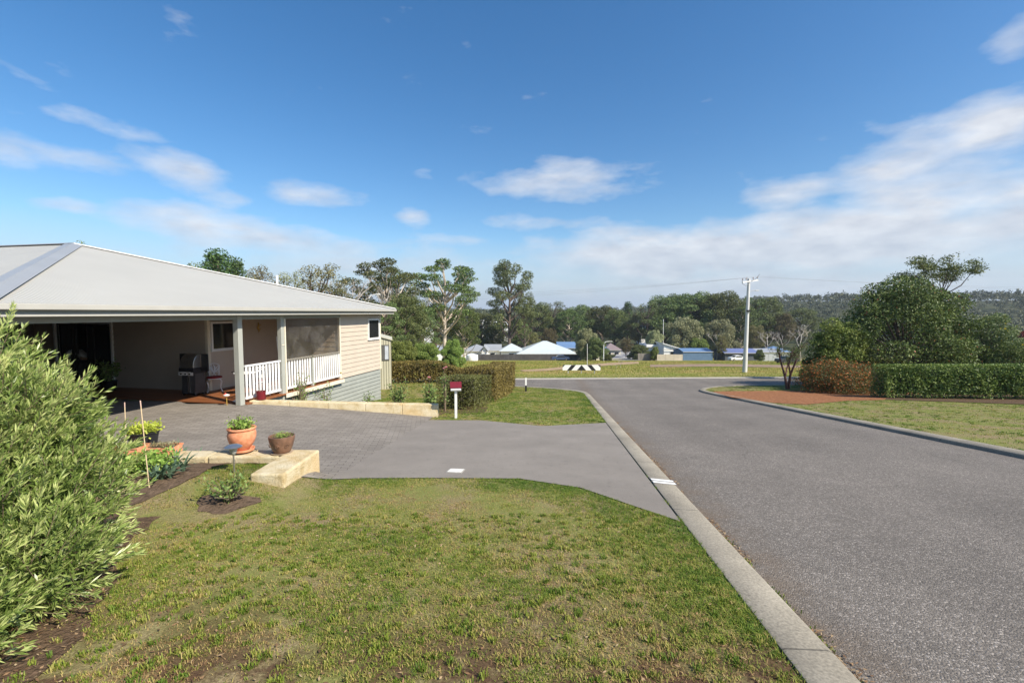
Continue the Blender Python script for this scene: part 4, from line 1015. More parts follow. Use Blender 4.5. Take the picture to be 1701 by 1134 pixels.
for k in range(3):
    a_ = k*2.094+.3; l = MB(); l.tube([tb0+Vector((.1*math.cos(a_), .1*math.sin(a_), .66)), tb0+Vector((.05*math.cos(a_), .05*math.sin(a_), .4)), tb0+Vector((.2*math.cos(a_), .2*math.sin(a_), .06)), tb0+Vector((.24*math.cos(a_), .24*math.sin(a_), .008))], .014, 8); l.build('leg', M_white, tb)
b0 = E(1.05, 1.12, ZF+.69)
tag(MB().lathe(b0, [(0,0),(.036,0),(.038,.01),(.038,.17),(.03,.20),(.014,.23),(.0135,.29),(.016,.295),(.0,.297)], 18).build('bottle', glass_mat('dark_bottle_glass', (.02,.012,.01), .1), None, tuple(b0)), 'dark glass bottle standing on the small white patio table', 'bottle')
b0 = E(1.02, 1.20, ZF+.69); bb0 = MB(); bb0.box((-.06, -.04, 0), (.06, .04, .025), Matrix.Translation(b0)); tag(bb0.build('ashtray', M_black, None, tuple(b0), bevel=.006), 'flat black dish on the patio table beside the bottle', 'dish')
# barbecue
q0 = wall_pt(323, 655, ZF); bq = thing('barbecue', 'steel hooded gas barbecue on a dark cart against the dark back wall', 'barbecue', tuple(q0), None, R(-11+0))
def wq(x, y, z): return q0+Vector((x, y, z))
Tq = Matrix.Translation(q0)
c_ = MB(); prism(c_, [(-.20,.06),(.20,.06),(.17,.66),(-.17,.66)], -.24, .24, Tq); c_.build('cart', mat('cart_dark', (.06,.06,.062), .35), bq, bevel=.01)
c_ = MB(); c_.box((.0, -.215, .10), (.07, -.195, .60), Tq); c_.build('door_trim', M_steel, bq)
c_ = MB(); c_.box((-.26, -.25, .66), (.26, .25, .84), Tq); c_.build('firebox', M_black, bq, bevel=.01)
c_ = MB(); c_.box((-.25, -.27, .62), (.25, -.255, .71), Tq); c_.tube([wq(-.2,-.30,.72), wq(.2,-.30,.72)], .012, 8); c_.build('control_panel', mat('pale_steel', (.7,.7,.68), .35), bq)
for k in (-.15, 0, .15):
    c_ = MB(); c_.tube([wq(k,-.27,.665), wq(k,-.30,.665)], .02, 12); c_.build('knob', M_black, bq)
c_ = MB(); prof = [(.24*math.cos(a_)-.0, .84+.40*math.sin(a_)) for a_ in np.linspace(0, math.pi, 12)]; prism(c_, prof, -.24, .24, Tq); c_.build('hood', M_steel, bq, bevel=.008)
for sgn in (-1, 1):
    c_ = MB(); x0, x1 = sorted((sgn*.262, sgn*.50)); c_.box((x0, -.2, .76), (x1, .2, 1.22), Matrix.Translation(q0+Vector((0, .05, 0)))) if False else c_.box((x0, .02, .72), (x1, .06, 1.24), Tq); c_.build('side_shelf', M_black, bq, bevel=.006)
for (sx_, sy_) in ((-1,-1),(1,-1),(-1,1),(1,1)):
    c_ = MB(); c_.tube([wq(.2*sx_-.02, .15*sy_, .035), wq(.2*sx_+.02, .15*sy_, .035)], .034, 14); c_.build('wheel', M_black, bq)
# dark pot plant beside the door
q0 = E(.95, 5.75, ZF); pp = thing('pot_plant', 'bushy plant in a dark pot in the shade beside the sliding door', 'pot plant', tuple(q0))
MB().lathe(q0, [(0,0),(.14,0),(.19,.3),(.2,.32),(.17,.32),(0,.29)], 24).build('pot', M_black, pp)
tuft_plant(None, None, None, q0+Vector((0,0,.3)), 26, .62, 30, L_green, .35, parent=pp, seed=77, leafL=.09, leafW=.05)
# red tin on the wall, stake ornament, dish, brooms, lizard
q0 = Vector(((423-CU)/F*12.55, 12.62+.12, -2.45)); rt = thing('red_tin', 'dark red round tin pot at the foot of the white railing', 'pot', tuple(q0))
MB().lathe(q0, [(0,0),(.12,0),(.125,.01),(.125,.22),(.13,.225),(.13,.245),(.12,.245),(.118,.03),(0,.03)], 28).build('tin', mat('red_enamel', (.15,.012,.018), .35), rt)
tuft_plant(None, None, None, q0+Vector((0,0,.05)), 5, .36, 7, leafmat('white_stalk', (.6,.58,.5), (.7,.68,.6)), .1, parent=rt, seed=79, leafL=.03, leafW=.012)
q0 = wall_pt(377, 673, -2.5); og = thing('garden_ornament', 'thin gold stake with a red and white ornament in front of the deck edge', 'ornament', tuple(q0))
MB().tube([q0, q0+Vector((0,0,.27))], .007, 8).build('stake', mat('gold_rod', (.55,.38,.08), .4), og)
MB().lathe(q0+Vector((0,0,.26)), [(0,0),(.07,.0),(.08,.02),(.03,.045),(0,.05)], 16).build('head', M_white, og)
MB().lathe(q0+Vector((-.03,0,.295)), [(0,0),(.045,.0),(.02,.03),(0,.05)], 14).build('crest', M_redtip, og)
q0 = E(.14, .28, ZF); 
tag(MB().lathe(q0, [(0,0),(.10,.0),(.15,.035),(.145,.04),(.09,.015),(0,.012)], 24).build('bowl', M_white, None, tuple(q0)), 'shallow white bowl on the deck beside the first verandah post', 'bowl')
for k, (s, t, h, lab) in enumerate(((1.95, .30, 1.75, 'long pale broom handle leaning behind the clear blind, nearer the post'), (2.10, .30, 1.85, 'slightly longer pale pole leaning behind the clear blind beside the broom'))):
    a = E(s, t, ZF); b = E(s-.12, t+.05, ZF+h); r_ = thing('broom', lab, 'broom', tuple(a), 'poles leaning behind the clear blind')
    MB().tube([a+Vector((0,0,.1)), b], .013, 8).build('handle', M_white, r_)
    m_ = MB(); m_.box((-.14, -.025, .0), (.14, .025, .10), Matrix.Translation(a)); m_.build('brush', mat('bristle', (.3,.25,.15), .9), r_)
lz0 = E(3.7, 2.565, -.55); lz = MB()
lz.tube([lz0+Vector((.0,-.02,.20)), lz0+Vector((.02,-.03,.1)), lz0+Vector((-.01,-.03,.0)), lz0+Vector((.03,-.02,-.12)), lz0+Vector((-.02,-.02,-.20))], [.02, .035, .045, .022, .006], 8)
lz.tube([lz0+Vector((-.09,-.02,.10)), lz0+Vector((0,-.02,.05)), lz0+Vector((.1,-.0,.12))], .012, 6); lz.tube([lz0+Vector((-.09,-.02,-.08)), lz0+Vector((0,-.02,-.03)), lz0+Vector((.1,.0,-.06))], .012, 6)
tag(lz.build('wall_ornament', mat('gold_ornament', (.45,.30,.08), .4, metal=.3), None, tuple(lz0)), 'golden lizard shaped ornament hung on the verandah back wall', 'ornament')

# person seated just inside the sliding door
def person():
    p0 = E(1.80, 7.84, ZF)
    root = thing('person', 'person in a white shirt and dark grey trousers bending forward inside the sliding door', 'person', tuple(p0))
    dl = -Vector((0, 0, 0)); fx = Vector((NX, NY, 0)); sy = Vector((EX, EY, 0))   # leaning towards +t
    def w3(f, s, z): return p0+fx*f+sy*s+Vector((0, 0, z))
    def skin(name, verts, edges, rads, m, parent, sub=2):
        me = bpy.data.meshes.new(name); me.from_pydata([tuple(v-p0) for v in verts], edges, []); me.materials.append(m)
        o = link(name, me, parent); sk = o.modifiers.new('skin', 'SKIN'); sk.use_smooth_shade = True
        for v, rr in zip(me.skin_vertices[0].data, rads): v.radius = (rr, rr) if not isinstance(rr, tuple) else rr
        me.skin_vertices[0].data[0].use_root = True
        sb_ = o.modifiers.new('sub', 'SUBSURF'); sb_.levels = sub; sb_.render_levels = sub
        return o
    M_skin = mat('skin', (.50, .30, .21), .55, .05, 8, .05); M_shirt = mat('white_shirt', (.82, .81, .79), .85, .05, 6, .3, 15, .01); M_trs = mat('grey_trousers', (.10, .10, .11), .9, .1); M_hair = mat('grey_hair', (.22, .19, .16), .8, .2, 40, .5)
    hip = w3(0, 0, .86)
    V = [hip, w3(.12,0,1.0), w3(.32,0,1.12), w3(.45,0,1.16), w3(.55,0,1.19), w3(.68,0,1.22), w3(.44,.20,1.10), w3(.50,.24,.84), w3(.62,.20,.62), w3(.44,-.20,1.10), w3(.50,-.24,.84), w3(.62,-.20,.62),
         w3(0,.10,.82), w3(.06,.12,.46), w3(-.02,.12,.08), w3(.14,.12,.04), w3(0,-.10,.82), w3(.10,-.12,.46), w3(.0,-.12,.08), w3(.16,-.12,.04)]
    Ed = [(0,1),(1,2),(2,3),(3,4),(4,5),(3,6),(6,7),(7,8),(3,9),(9,10),(10,11),(0,12),(12,13),(13,14),(14,15),(0,16),(16,17),(17,18),(18,19)]
    Rd = [.13,.125,.14,.13,.055,.085,.058,.042,.030,.058,.042,.030,.09,.062,.042,.035,.09,.062,.042,.035]
    body = skin('body', V, Ed, Rd, M_skin, root)
    skin('shirt', [w3(-.03,0,.88), w3(.12,0,1.0), w3(.32,0,1.12), w3(.47,0,1.165), w3(.44,.20,1.10), w3(.47,.225,.96), w3(.44,-.20,1.10), w3(.47,-.225,.96)], [(0,1),(1,2),(2,3),(3,4),(4,5),(3,6),(6,7)], [.155,.145,.155,.12,.075,.065,.075,.065], M_shirt, root)
    skin('trousers', [w3(-.01,0,.88), w3(0,.10,.78), w3(.06,.12,.46), w3(-.02,.12,.10), w3(0,-.10,.78), w3(.10,-.12,.46), w3(.0,-.12,.10)], [(0,1),(1,2),(2,3),(0,4),(4,5),(5,6)], [.145,.115,.085,.07,.115,.085,.07], M_trs, root)
    hc = w3(.74, 0, 1.20)
    hm = MB()
    hm.lathe(Vector((0,0,0)), [(0,-.125),(.045,-.115),(.072,-.07),(.083,-.02),(.088,.03),(.082,.08),(.055,.115),(0,.128)], 18)
    nose = MB()
    T = Matrix.Translation(hc) @ Matrix((( fx.x, sy.x, 0, 0), (fx.y, sy.y, 0, 0), (0, 0, 1, 0), (0, 0, 0, 1))) @ Matrix.Rotation(R(50), 4, 'Y')
    hd = MB(); hd.add([T @ Vector(v) for v in hm.v], hm.f, True); hd.build('head', M_skin, root)
    ns = MB(); ns.tube([T @ Vector((.075,0,.02)), T @ Vector((.105,0,-.02)), T @ Vector((.08,0,-.03))], [.010,.014,.010], 8); ns.build('nose', M_skin, root)
    for sg in (-1, 1):
        e = MB(); e.tube([T @ Vector((.076,.03*sg,.012)), T @ Vector((.083,.03*sg,.012))], .011, 10); e.build('eye', M_black, root)
        e = MB(); e.tube([T @ Vector((0,.080*sg,.02)), T @ Vector((0,.096*sg,.0)), T @ Vector((0,.082*sg,-.03))], [.012,.016,.009], 8); e.build('ear', M_skin, root)
    e = MB(); e.tube([T @ Vector((.074,-.024,-.065)), T @ Vector((.079,0,-.066)), T @ Vector((.074,.024,-.065))], .005, 6); e.build('mouth', mat('lip', (.35,.12,.10)), root)
    hh = MB(); hh.lathe(Vector((-.008,0,.012)), [(.094,-.02),(.097,.03),(.090,.085),(.060,.122),(0,.135)], 18)
    hr = MB(); hr.add([T @ (Vector(v)+Vector((-.012 if v[0] > 0 else -.006, 0, .01))) for v in hh.v], hh.f, True); hr.build('hair', M_hair, root)
    for sg in (-1, 1):   # hands: palm, four fingers, thumb
        c = w3(.64, .20*sg, .60); dn = (fx*.25+Vector((0,0,-1))).normalized(); side = sy*sg; fw = fx
        vs = [c+Vector((0,0,.03)), c+dn*.05]; ed = [(0,1)]; rd = [.026, .030]
        hnd = skin('hand', vs+[c+dn*.085], [(0,1),(1,2)], [.025,.033,.030], M_skin, root)
        for j in range(4):
            b = c+dn*.085+fw*(.030-.020*j); L = (.068,.078,.072,.056)[j]
            f = MB(); f.tube([b, b+dn*L*.5+side*-.004, b+dn*L*.85-side*.018, b+dn*L-side*.03], [.0088,.0082,.0075,.006], 8); f.build('finger', M_skin, hnd)
        b = c+dn*.03+fw*.03; f = MB(); f.tube([b, b+dn*.03+fw*.02, b+dn*.055+fw*.022], [.011,.0095,.0075], 8); f.build('thumb', M_skin, hnd)
person()
# ------------------------------------------------------------------ grass
def onground(x, y):
    k = ~(inpoly(x, y, road_outer) | inpoly(x, y, drive_poly) | inpoly(x, y, pav_poly))
    for pl in (bed, ring, red_poly, hedge_bed): k &= ~inpoly(x, y, pl)
    k &= ~(inpoly(x, y, bushbed) & (fbm(x, y, .35)+.25*np.sin(x*57+y*83) < np.clip(.62-(x+3.2)*.35, .3, 1.2)))
    k &= ~((x > xl(y)-.05) & (y > 4.6) & (y < 12.1) & (x < xl(y)+.1) & (fbm(x*0+2, y, .3) < .60))
    s_ = (x-OX)*EX+(y-OY)*EY; t_ = (x-OX)*NX+(y-OY)*NY
    k &= ~((s_ > -6.4) & (s_ < 7.97) & (t_ > -.03)) & ~((y > 12.4) & (y < 13.75) & (x < -2.2) & (x > -8)) & ~((y > 6.1) & (y < 6.46) & (x < -3.1)) & ~((y > 5.4) & (y < 6.46) & (x < -2.75) & (x > -3.22))
    return k
def grass(name, x0, x1, y0, y1, n, h, wd, dk, r, minw=.0, fade=None, lab=None):
    x = r.uniform(x0, x1, n); y = y0+(y1-y0)*r.uniform(0, 1, n)
    m_ = int(n*.68); cxn = n//30; cx_ = r.uniform(x0, x1, cxn); cy_ = r.uniform(y0, y1, cxn); ci = r.integers(0, cxn, m_); sp_ = h*.9
    x[:m_] = cx_[ci]+r.normal(0, sp_, m_); y[:m_] = cy_[ci]+r.normal(0, sp_, m_); ch = r.uniform(.7, 1.45, cxn); cj = r.normal(0, .13, cxn); hm = np.ones(n); hm[:m_] = ch[ci]; jj = np.zeros(n); jj[:m_] = cj[ci]
    k = onground(x, y); x, y, hm, jj = x[k], y[k], hm[k], jj[k]
    # edge of the drive and kerb grow greener and longer, the middle is dry and worn
    dry = fbm(x+31, y+7, 1.0)*.85+fbm(x, y, .16)*.5-.10+.14*np.clip((3.2-y)/1.5, 0, 1)*(x < .9)+.10*np.clip((2.6-y)/1., 0, 1)*(fbm(x, y, .6) > .5)
    e = np.minimum(np.abs(x-xl(y)), 2.5); edge = np.clip(1-e/1.0, 0, 1)
    de = np.minimum.reduce([np.hypot(x-a, y-b) for a, b in densify(drive_poly, .35)[::1]]) if name == 'lawn_grass' else np.full(len(x), 9.)
    edge = np.maximum(edge, np.clip(1-de/.8, 0, 1))
    dry = dry-edge*.25+dk
    if name == 'lawn_grass':
        q_ = np.clip((3.3-y)/1.2, 0, 1)*(fbm(x*1.0+3, y*1.3+9, .55) > .5); kk = r.uniform(0, 1, len(x)) > q_*.9; x, y, dry, edge, hm, jj = x[kk], y[kk], dry[kk], edge[kk], hm[kk], jj[kk]
    keep = r.uniform(0, 1, len(x)) > np.clip((dry-.46)*3.4, 0, .88-.38*(fbm(x+77, y+5, .8) < .53))
    x, y, dry, edge, hm = x[keep], y[keep], dry[keep]+jj[keep], edge[keep], hm[keep]
    if fade is not None:
        kk = fade(x, y) > r.uniform(0, 1, len(x)); x, y, dry, edge, hm = x[kk], y[kk], dry[kk], edge[kk], hm[kk]
    m = len(x); z = G(x, y)
    var = np.clip((dry-.22)*1.25+r.normal(0, .19, m), 0, 1)
    hh = h*hm*r.uniform(.45, 1.2, m)*(1+edge*.5)*(1-.25*var); ww = wd*r.uniform(.7, 1.3, m)
    V, Fq, Ft = blades(np.stack([x, y, z-.002], 1), hh, ww, r.uniform(.35, 1.5, m), r)
    quads = Fq; tris = Ft
    me = bpy.data.meshes.new(name); F_ = np.concatenate([quads.ravel(), tris.ravel()]).astype(np.int32)
    me.vertices.add(len(V)); me.vertices.foreach_set('co', V.astype(np.float32).ravel())
    me.loops.add(len(F_)); me.loops.foreach_set('vertex_index', F_)
    ls = np.concatenate([np.arange(m)*4, m*4+np.arange(m)*3]).astype(np.int32); lt = np.concatenate([np.full(m, 4), np.full(m, 3)]).astype(np.int32)
    me.polygons.add(2*m); me.polygons.foreach_set('loop_start', ls); me.polygons.foreach_set('loop_total', lt)
    me.update(calc_edges=True); a = me.attributes.new('var', 'FLOAT', 'FACE'); a.data.foreach_set('value', np.concatenate([var, var]).astype(np.float32))
    me.materials.append(GRASS); return tag(link(name, me), kind='stuff')
gr = np.random.default_rng(99)
def fd(x, y): return np.clip(3.2/np.maximum(y, .5), .12, 1)**1.25
grass('lawn_grass', -4.2, 3.2, 1.3, 8.5, 1150000, .021, .0040, .0, gr, fade=lambda x, y: np.clip(3.4/np.maximum(y, .5), .25, 1)**1.2)
grass('verge_grass', -6.5, 4.2, 11.5, 29, 190000, .045, .010, -.17, gr)
grass('far_verge_grass', 8.5, 34, 5, 30, 240000, .042, .011, -.15, gr)
def tufts():
    r = np.random.default_rng(44); nt_ = 1500; cx = r.uniform(-3.2, 1.5, nt_); cy = 1.3+3.4*r.uniform(0, 1, nt_)**1.3; k = onground(cx, cy); cx, cy = cx[k], cy[k]
    m = 34; n = len(cx); x = np.repeat(cx, m)+r.normal(0, .016, n*m); y = np.repeat(cy, m)+r.normal(0, .016, n*m); hh = np.repeat(r.uniform(.025, .06, n), m)*r.uniform(.5, 1.1, n*m)
    k = onground(x, y); x, y, hh = x[k], y[k], hh[k]; v_ = np.repeat(r.uniform(0, .55, n), m)[k]+r.normal(0, .1, len(x))
    V, Fq, Ft = blades(np.stack([x, y, G(x, y)], 1), hh, .0055, r.uniform(.3, 1.3, len(x)), r)
    tag(link('grass_tufts', mesh_np('grass_tufts', V, np.concatenate([Fq, np.stack([Ft[:, 0], Ft[:, 1], Ft[:, 2], Ft[:, 0]], 1)[:0]]), [GRASS], np.clip(v_, 0, 1))), kind='stuff')
tufts()
def field():
    r = gr; n = 120000; x = r.uniform(-22, 75, n); y = 36.5+80*r.uniform(0, 1, n)**1.5
    k = onground(x, y) & (x < .35+y*.95) & ~inpoly(x, y, [(p.x, p.y) for p in track]) & ~inpoly(x, y, [(p.x, p.y) for p in bare])
    x, y = x[k], y[k]; m = len(x); z = G(x, y)
    strip = np.clip((y-(41+x*.11))/4, 0, 1)
    var = np.clip(.10+strip*.34+(fbm(x, y*2.2, 7)-.5)*.9*strip+r.normal(0, .14, m)-.0, 0, 1)
    h = (.09+.16*strip*fbm(x+5, y*1.5, 6))*r.uniform(.6, 1.3, m)
    V, Fq, Ft = blades(np.stack([x, y, z-.01], 1), h, .035*(y/40), r.uniform(.2, .9, m), r)
    me = mesh_np('field_grass', V, np.concatenate([Fq, np.stack([Ft[:, 0], Ft[:, 1], Ft[:, 2], Ft[:, 0]], 1)])[:m], [GRASS], var)
    tag(link('field_grass', me), kind='stuff')
field()
def litter():
    r = np.random.default_rng(12); n = 5200
    t = r.uniform(1.6, 14, n); x = xl(t)+.3+np.abs(r.normal(0, .05, n)); d = fbm(x*0+3, t, .55); k = d > .47; t, x = t[k], x[k]
    P = np.stack([x, t, P0(t)-.07+r.uniform(0, .012, len(t))], 1)
    n2 = 2600; a = r.uniform(0, 1, n2); X = r.uniform(-3.4, 2.0, n2); Y = r.uniform(1.6, 4.5, n2); kk = onground(X, Y) | inpoly(X, Y, bushbed); X, Y = X[kk], Y[kk]
    P = np.concatenate([P, np.stack([X, Y, G(X, Y)+.012], 1)])
    X = r.uniform(-6, -2.4, 6000); Y = r.uniform(1.3, 4.4, 6000); kk = inpoly(X, Y, bushbed); P = np.concatenate([P, np.stack([X[kk], Y[kk], G(X[kk], Y[kk])+.018], 1)])
    A = r.normal(size=(len(P), 3)); A[:, 2] *= .2; Nn = r.normal(size=(len(P), 3))*.35+np.array([0, 0, 1])
    V, Fc = leaves(P, r.uniform(.012, .045, len(P)), r.uniform(.004, .014, len(P)), A, Nn, r)
    tag(link('leaf_litter', mesh_np('leaf_litter', V, Fc, [var_mat('dry_leaf', [(0, (.10, .06, .035)), (.5, (.24, .14, .07)), (1, (.42, .32, .19))], .1)], r.uniform(0, 1, len(P)))), kind='stuff')
    # weeds in the gutter
    wd = [(2.6, .8), (3.05, 1.), (3.15, .9), (3.7, .6), (4.1, .5), (2.2, .6)]
    V_, Q_, T_ = [], [], []
    n = 500; t = np.concatenate([np.random.default_rng(i).normal(a, .10*b, 80) for i, (a, b) in enumerate(wd)]); x = xl(t)+.3+np.abs(r.normal(0, .03, len(t)))
    V, Fq, Ft = blades(np.stack([x, t, P0(t)-.075], 1), r.uniform(.02, .05, len(t)), .007, r.uniform(.4, 1.2, len(t)), r)
    tag(link('gutter_weeds', mesh_np('gutter_weeds', V, Fq, [GRASS], r.uniform(0, .4, len(t)))), kind='stuff')
litter()

# ------------------------------------------------------------------ trees
def rmat(name, ca, cb, cc, trans=.12, scale=.5):
    """leaf material with a tone of its own for each tree"""
    m = leafmat(name, ca, cb, cc, trans=trans, scale=scale, rough=.6); nt = m.node_tree
    oi = N(nt, 'ShaderNodeObjectInfo'); hs = N(nt, 'ShaderNodeHueSaturation')
    r_ = [n for n in nt.nodes if n.type == 'VALTORGB'][0]
    outs = [l.to_socket for l in r_.outputs[0].links]
    nt.links.new(r_.outputs[0], hs.inputs['Color'])
    nt.links.new(mth(nt, 'ADD', .465, mth(nt, 'MULTIPLY', oi.outputs['Random'], .06)), hs.inputs['Hue'])
    nt.links.new(mth(nt, 'ADD', .85, mth(nt, 'MULTIPLY', oi.outputs['Random'], .85)), hs.inputs['Value'])
    for s_ in outs: nt.links.new(hs.outputs[0], s_)
    return m
T_gum = rmat('gum_leaf', (.015, .026, .007), (.04, .058, .014), (.085, .105, .03))
T_dk = rmat('dark_tree_leaf', (.02, .035, .012), (.055, .075, .022), (.11, .13, .045))
T_olive = rmat('olive_leaf', (.035, .04, .015), (.085, .085, .03), (.15, .135, .055))
T_pale = rmat('pale_leaf', (.06, .07, .03), (.14, .15, .075), (.22, .22, .12))
T_fresh = rmat('fresh_tree_leaf', (.03, .055, .012), (.085, .12, .025), (.16, .20, .05))
T_pine = rmat('conifer_leaf', (.012, .03, .010), (.03, .065, .018), (.07, .12, .035))
M_gbark = mat('pale_gum_bark', (.38, .31, .24), .9, .35, .8, .5, 6, .03, tint=(.50, .43, .35))
M_deadw = mat('dead_wood', (.42, .38, .34), .9, .2, 2, 0)
M_dbark = mat('dark_bark', (.12, .09, .07), .95, .3, 2, .5, 8, .03)
def tmpl(kind, seed, lm, bark, leaf=.34, per=240, H=20.):
    r = np.random.default_rng(seed); puffs = []; tb = MB()
    u_ = lambda a, b: r.uniform(a, b)
    trunk_top = H*.62; bend = Vector((u_(-.8, .8), u_(-.8, .8), 0))
    def tp(h): q = h/trunk_top; return Vector((bend.x*q*q, bend.y*q*q, h))
    if kind == 'open':      # umbrella clumps held apart on long limbs
        nl_ = 26
        for i in range(nl_):
            th = i*2.4+u_(-.4, .4); h = H*(.42+.52*(i/nl_)**.8); q = H*(.32*math.sin(math.pi*min(1, (h/H-.25)/.80))**.7)*u_(.45, 1.05)
            if i >= nl_-2: q *= .3; h = H*u_(.90, .955)
            puffs.append((q*math.cos(th), q*math.sin(th), h, H*u_(.065, .105), H*u_(.028, .042)))
    elif kind == 'open_low':
        for i in range(26):
            th = i*2.4+u_(-.4, .4); h = H*(.28+.66*(i/26)**.9); q = H*(.27*math.sin(math.pi*min(1, (h/H-.12)/.95))**.6)*u_(.3, 1.0)
            puffs.append((q*math.cos(th), q*math.sin(th), h, H*u_(.06, .10), H*u_(.035, .055)))
    elif kind == 'dense':
        for i in range(34):
            th = i*2.4+u_(-.3, .3); f_ = (i+.5)/34; h = H*(.30+.64*f_); q = H*.30*math.sin(math.pi*(.18+.74*f_))**.7*u_(.55, 1.05)
            puffs.append((q*math.cos(th), q*math.sin(th), h, H*u_(.075, .12), H*u_(.055, .085)))
    elif kind == 'bushy':
        for i in range(30):
            th = i*2.4+u_(-.3, .3); f_ = (i+.5)/30; h = H*(.10+.76*f_); q = H*.46*math.sin(math.pi*(.32+.50*f_))**.6*u_(.35, 1.0)*(1 if f_ < .85 else .6)
            puffs.append((q*math.cos(th), q*math.sin(th), h, H*u_(.12, .18), H*u_(.09, .14)))
    elif kind == 'weeping':
        for i in range(30):
            th = i*2.4+u_(-.3, .3); f_ = (i+.5)/30; h = H*(.16+.74*f_); q = H*.36*math.sin(math.pi*(.24+.70*f_))**.6*u_(.55, 1.0)
            puffs.append((q*math.cos(th), q*math.sin(th), h, H*u_(.08, .12), H*u_(.10, .16)))
    elif kind == 'conifer':
        for i in range(36):
            th = i*2.4; f_ = (i+.5)/36; h = H*(.18+.79*f_); q = H*.24*(1-f_)**.7*u_(.5, 1.0)
            puffs.append((q*math.cos(th), q*math.sin(th), h, H*u_(.055, .085), H*u_(.035, .055)))
    if kind == 'bare':
        def br(p, d, L, rad, lv):
            q1 = p+d*L*.5+Vector((u_(-.1, .1), u_(-.1, .1), 0))*L; q2 = q1+(d+Vector((u_(-.2, .2), u_(-.2, .2), .12))).normalized()*L*.5
            tb.tube([p, q1, q2], [rad, rad*.75, rad*.5], 5 if lv > 1 else 6, False)
            if lv < 4:
                for k in range(3 if lv < 3 else 3):
                    a_ = u_(0, 6.3); dd = (d*1.0+Vector((math.cos(a_)*.75, math.sin(a_)*.75, u_(-.1, .45)))).normalized(); br(q1.lerp(q2, u_(.2, 1.)), dd, L*u_(.5, .72), rad*.52, lv+1)
        br(Vector((0, 0, -.5)), Vector((0, 0, 1)), H*.42, H*.016, 0)
        me = None
    else:
        nfork = 1
        tb.tube([Vector((0, 0, -.6))]+[tp(trunk_top*k/6) for k in range(1, 7)], [H*.022]+[H*.019*(1-.10*k) for k in range(1, 7)], 8)
        for (x, y, z, a, b) in puffs:
            h0 = max(H*.10, min(trunk_top, z-math.hypot(x, y)*.9-H*.05)); s_ = tp(h0); e_ = Vector((x, y, z-b*.3)); m_ = s_.lerp(e_, .5)+Vector((x, y, 0))*.12+Vector((u_(-.3, .3), u_(-.3, .3), 0))
            tb.tube([s_, m_, e_], [H*.009, H*.006, H*.0022], 5, False)
            for k in range(3):
                a_ = u_(0, 6.3); tb.tube([m_.lerp(e_, .6), e_+Vector((math.cos(a_)*a*.7, math.sin(a_)*a*.7, b*.4))], [H*.003, H*.001], 4, False)
        PP, AA = [], []; per = per*2.3 if kind == 'open' else per
        for (x, y, z, a, b) in puffs:
            k = int(per*(a/(H*.085))**2*(1.5 if kind in ('dense', 'bushy', 'weeping') else 1)*min(1.5, b/a+.35))
            d = r.normal(size=(k, 3)); d /= np.linalg.norm(d, axis=1, keepdims=True); rr = r.uniform(.25, 1, k)[:, None]**.55
            wob = 1+.35*(vn(d[:, 0]*2+x, d[:, 1]*2+z)-.5)[:, None]
            P = np.array([x, y, z])+d*rr*wob*np.array([a, a, b]); PP.append(P)
            A = r.normal(size=(k, 3))
            if kind == 'weeping': A[:, 2] -= 1.6
            AA.append(A)
        PP = np.concatenate(PP); AA = np.concatenate(AA)
        V, Fc = leaves(PP, r.uniform(.6, 1.3, len(PP))*leaf, r.uniform(.35, .6, len(PP))*leaf, AA, None, r)
        me = mesh_np('crown', V, Fc, [lm], r.uniform(0, 1, len(PP)))
    t_ = bpy.data.meshes.new('trunk'); t_.from_pydata([tuple(v) for v in tb.v], [], tb.f); t_.materials.append(bark); t_.polygons.foreach_set('use_smooth', [True]*len(tb.f)); t_.update()
    return (t_, me)
TM = {'open1': tmpl('open', 1, T_gum, M_gbark), 'open2': tmpl('open', 2, T_gum, M_gbark, per=300), 'open3': tmpl('open_low', 3, T_gum, M_gbark, per=430),
      'open4': tmpl('open_low', 23, T_dk, M_dbark, per=620), 'low1': tmpl('open_low', 4, T_dk, M_dbark, per=260), 'low2': tmpl('open_low', 5, T_olive, M_dbark, per=230),
      'dense1': tmpl('dense', 6, T_dk, M_dbark, .42), 'dense2': tmpl('dense', 7, T_gum, M_gbark, .42), 'dense3': tmpl('dense', 8, T_olive, M_dbark, .42),
      'bush1': tmpl('bushy', 9, T_fresh, M_dbark, .6, 300), 'bush2': tmpl('bushy', 10, T_dk, M_dbark, .6, 300), 'weep1': tmpl('weeping', 11, T_pale, M_dbark, .6, 260),
      'pine1': tmpl('conifer', 12, T_pine, M_dbark, .42, 260), 'bare1': tmpl('bare', 13, None, M_deadw), 'bare2': tmpl('bare', 14, None, M_deadw)}
TREE_G = 'trees around the field and the far houses'
def tree(k, u, vt, Y, lab, w_=1., rot=None, name='tree', cat='tree', group=TREE_G, zb=None):
    top = at(u, vt, Y); z = gz(top.x, Y) if zb is None else zb; s_ = (top.z-z)/19.6
    root = thing(name, lab, cat, (top.x, Y, z), group, random.uniform(0, 6.28) if rot is None else rot); root.scale = (s_*w_, s_*w_, s_)
    t_, c_ = TM[k]; link('trunk', t_, root)
    if c_ is not None: link('crown', c_, root)
    return root
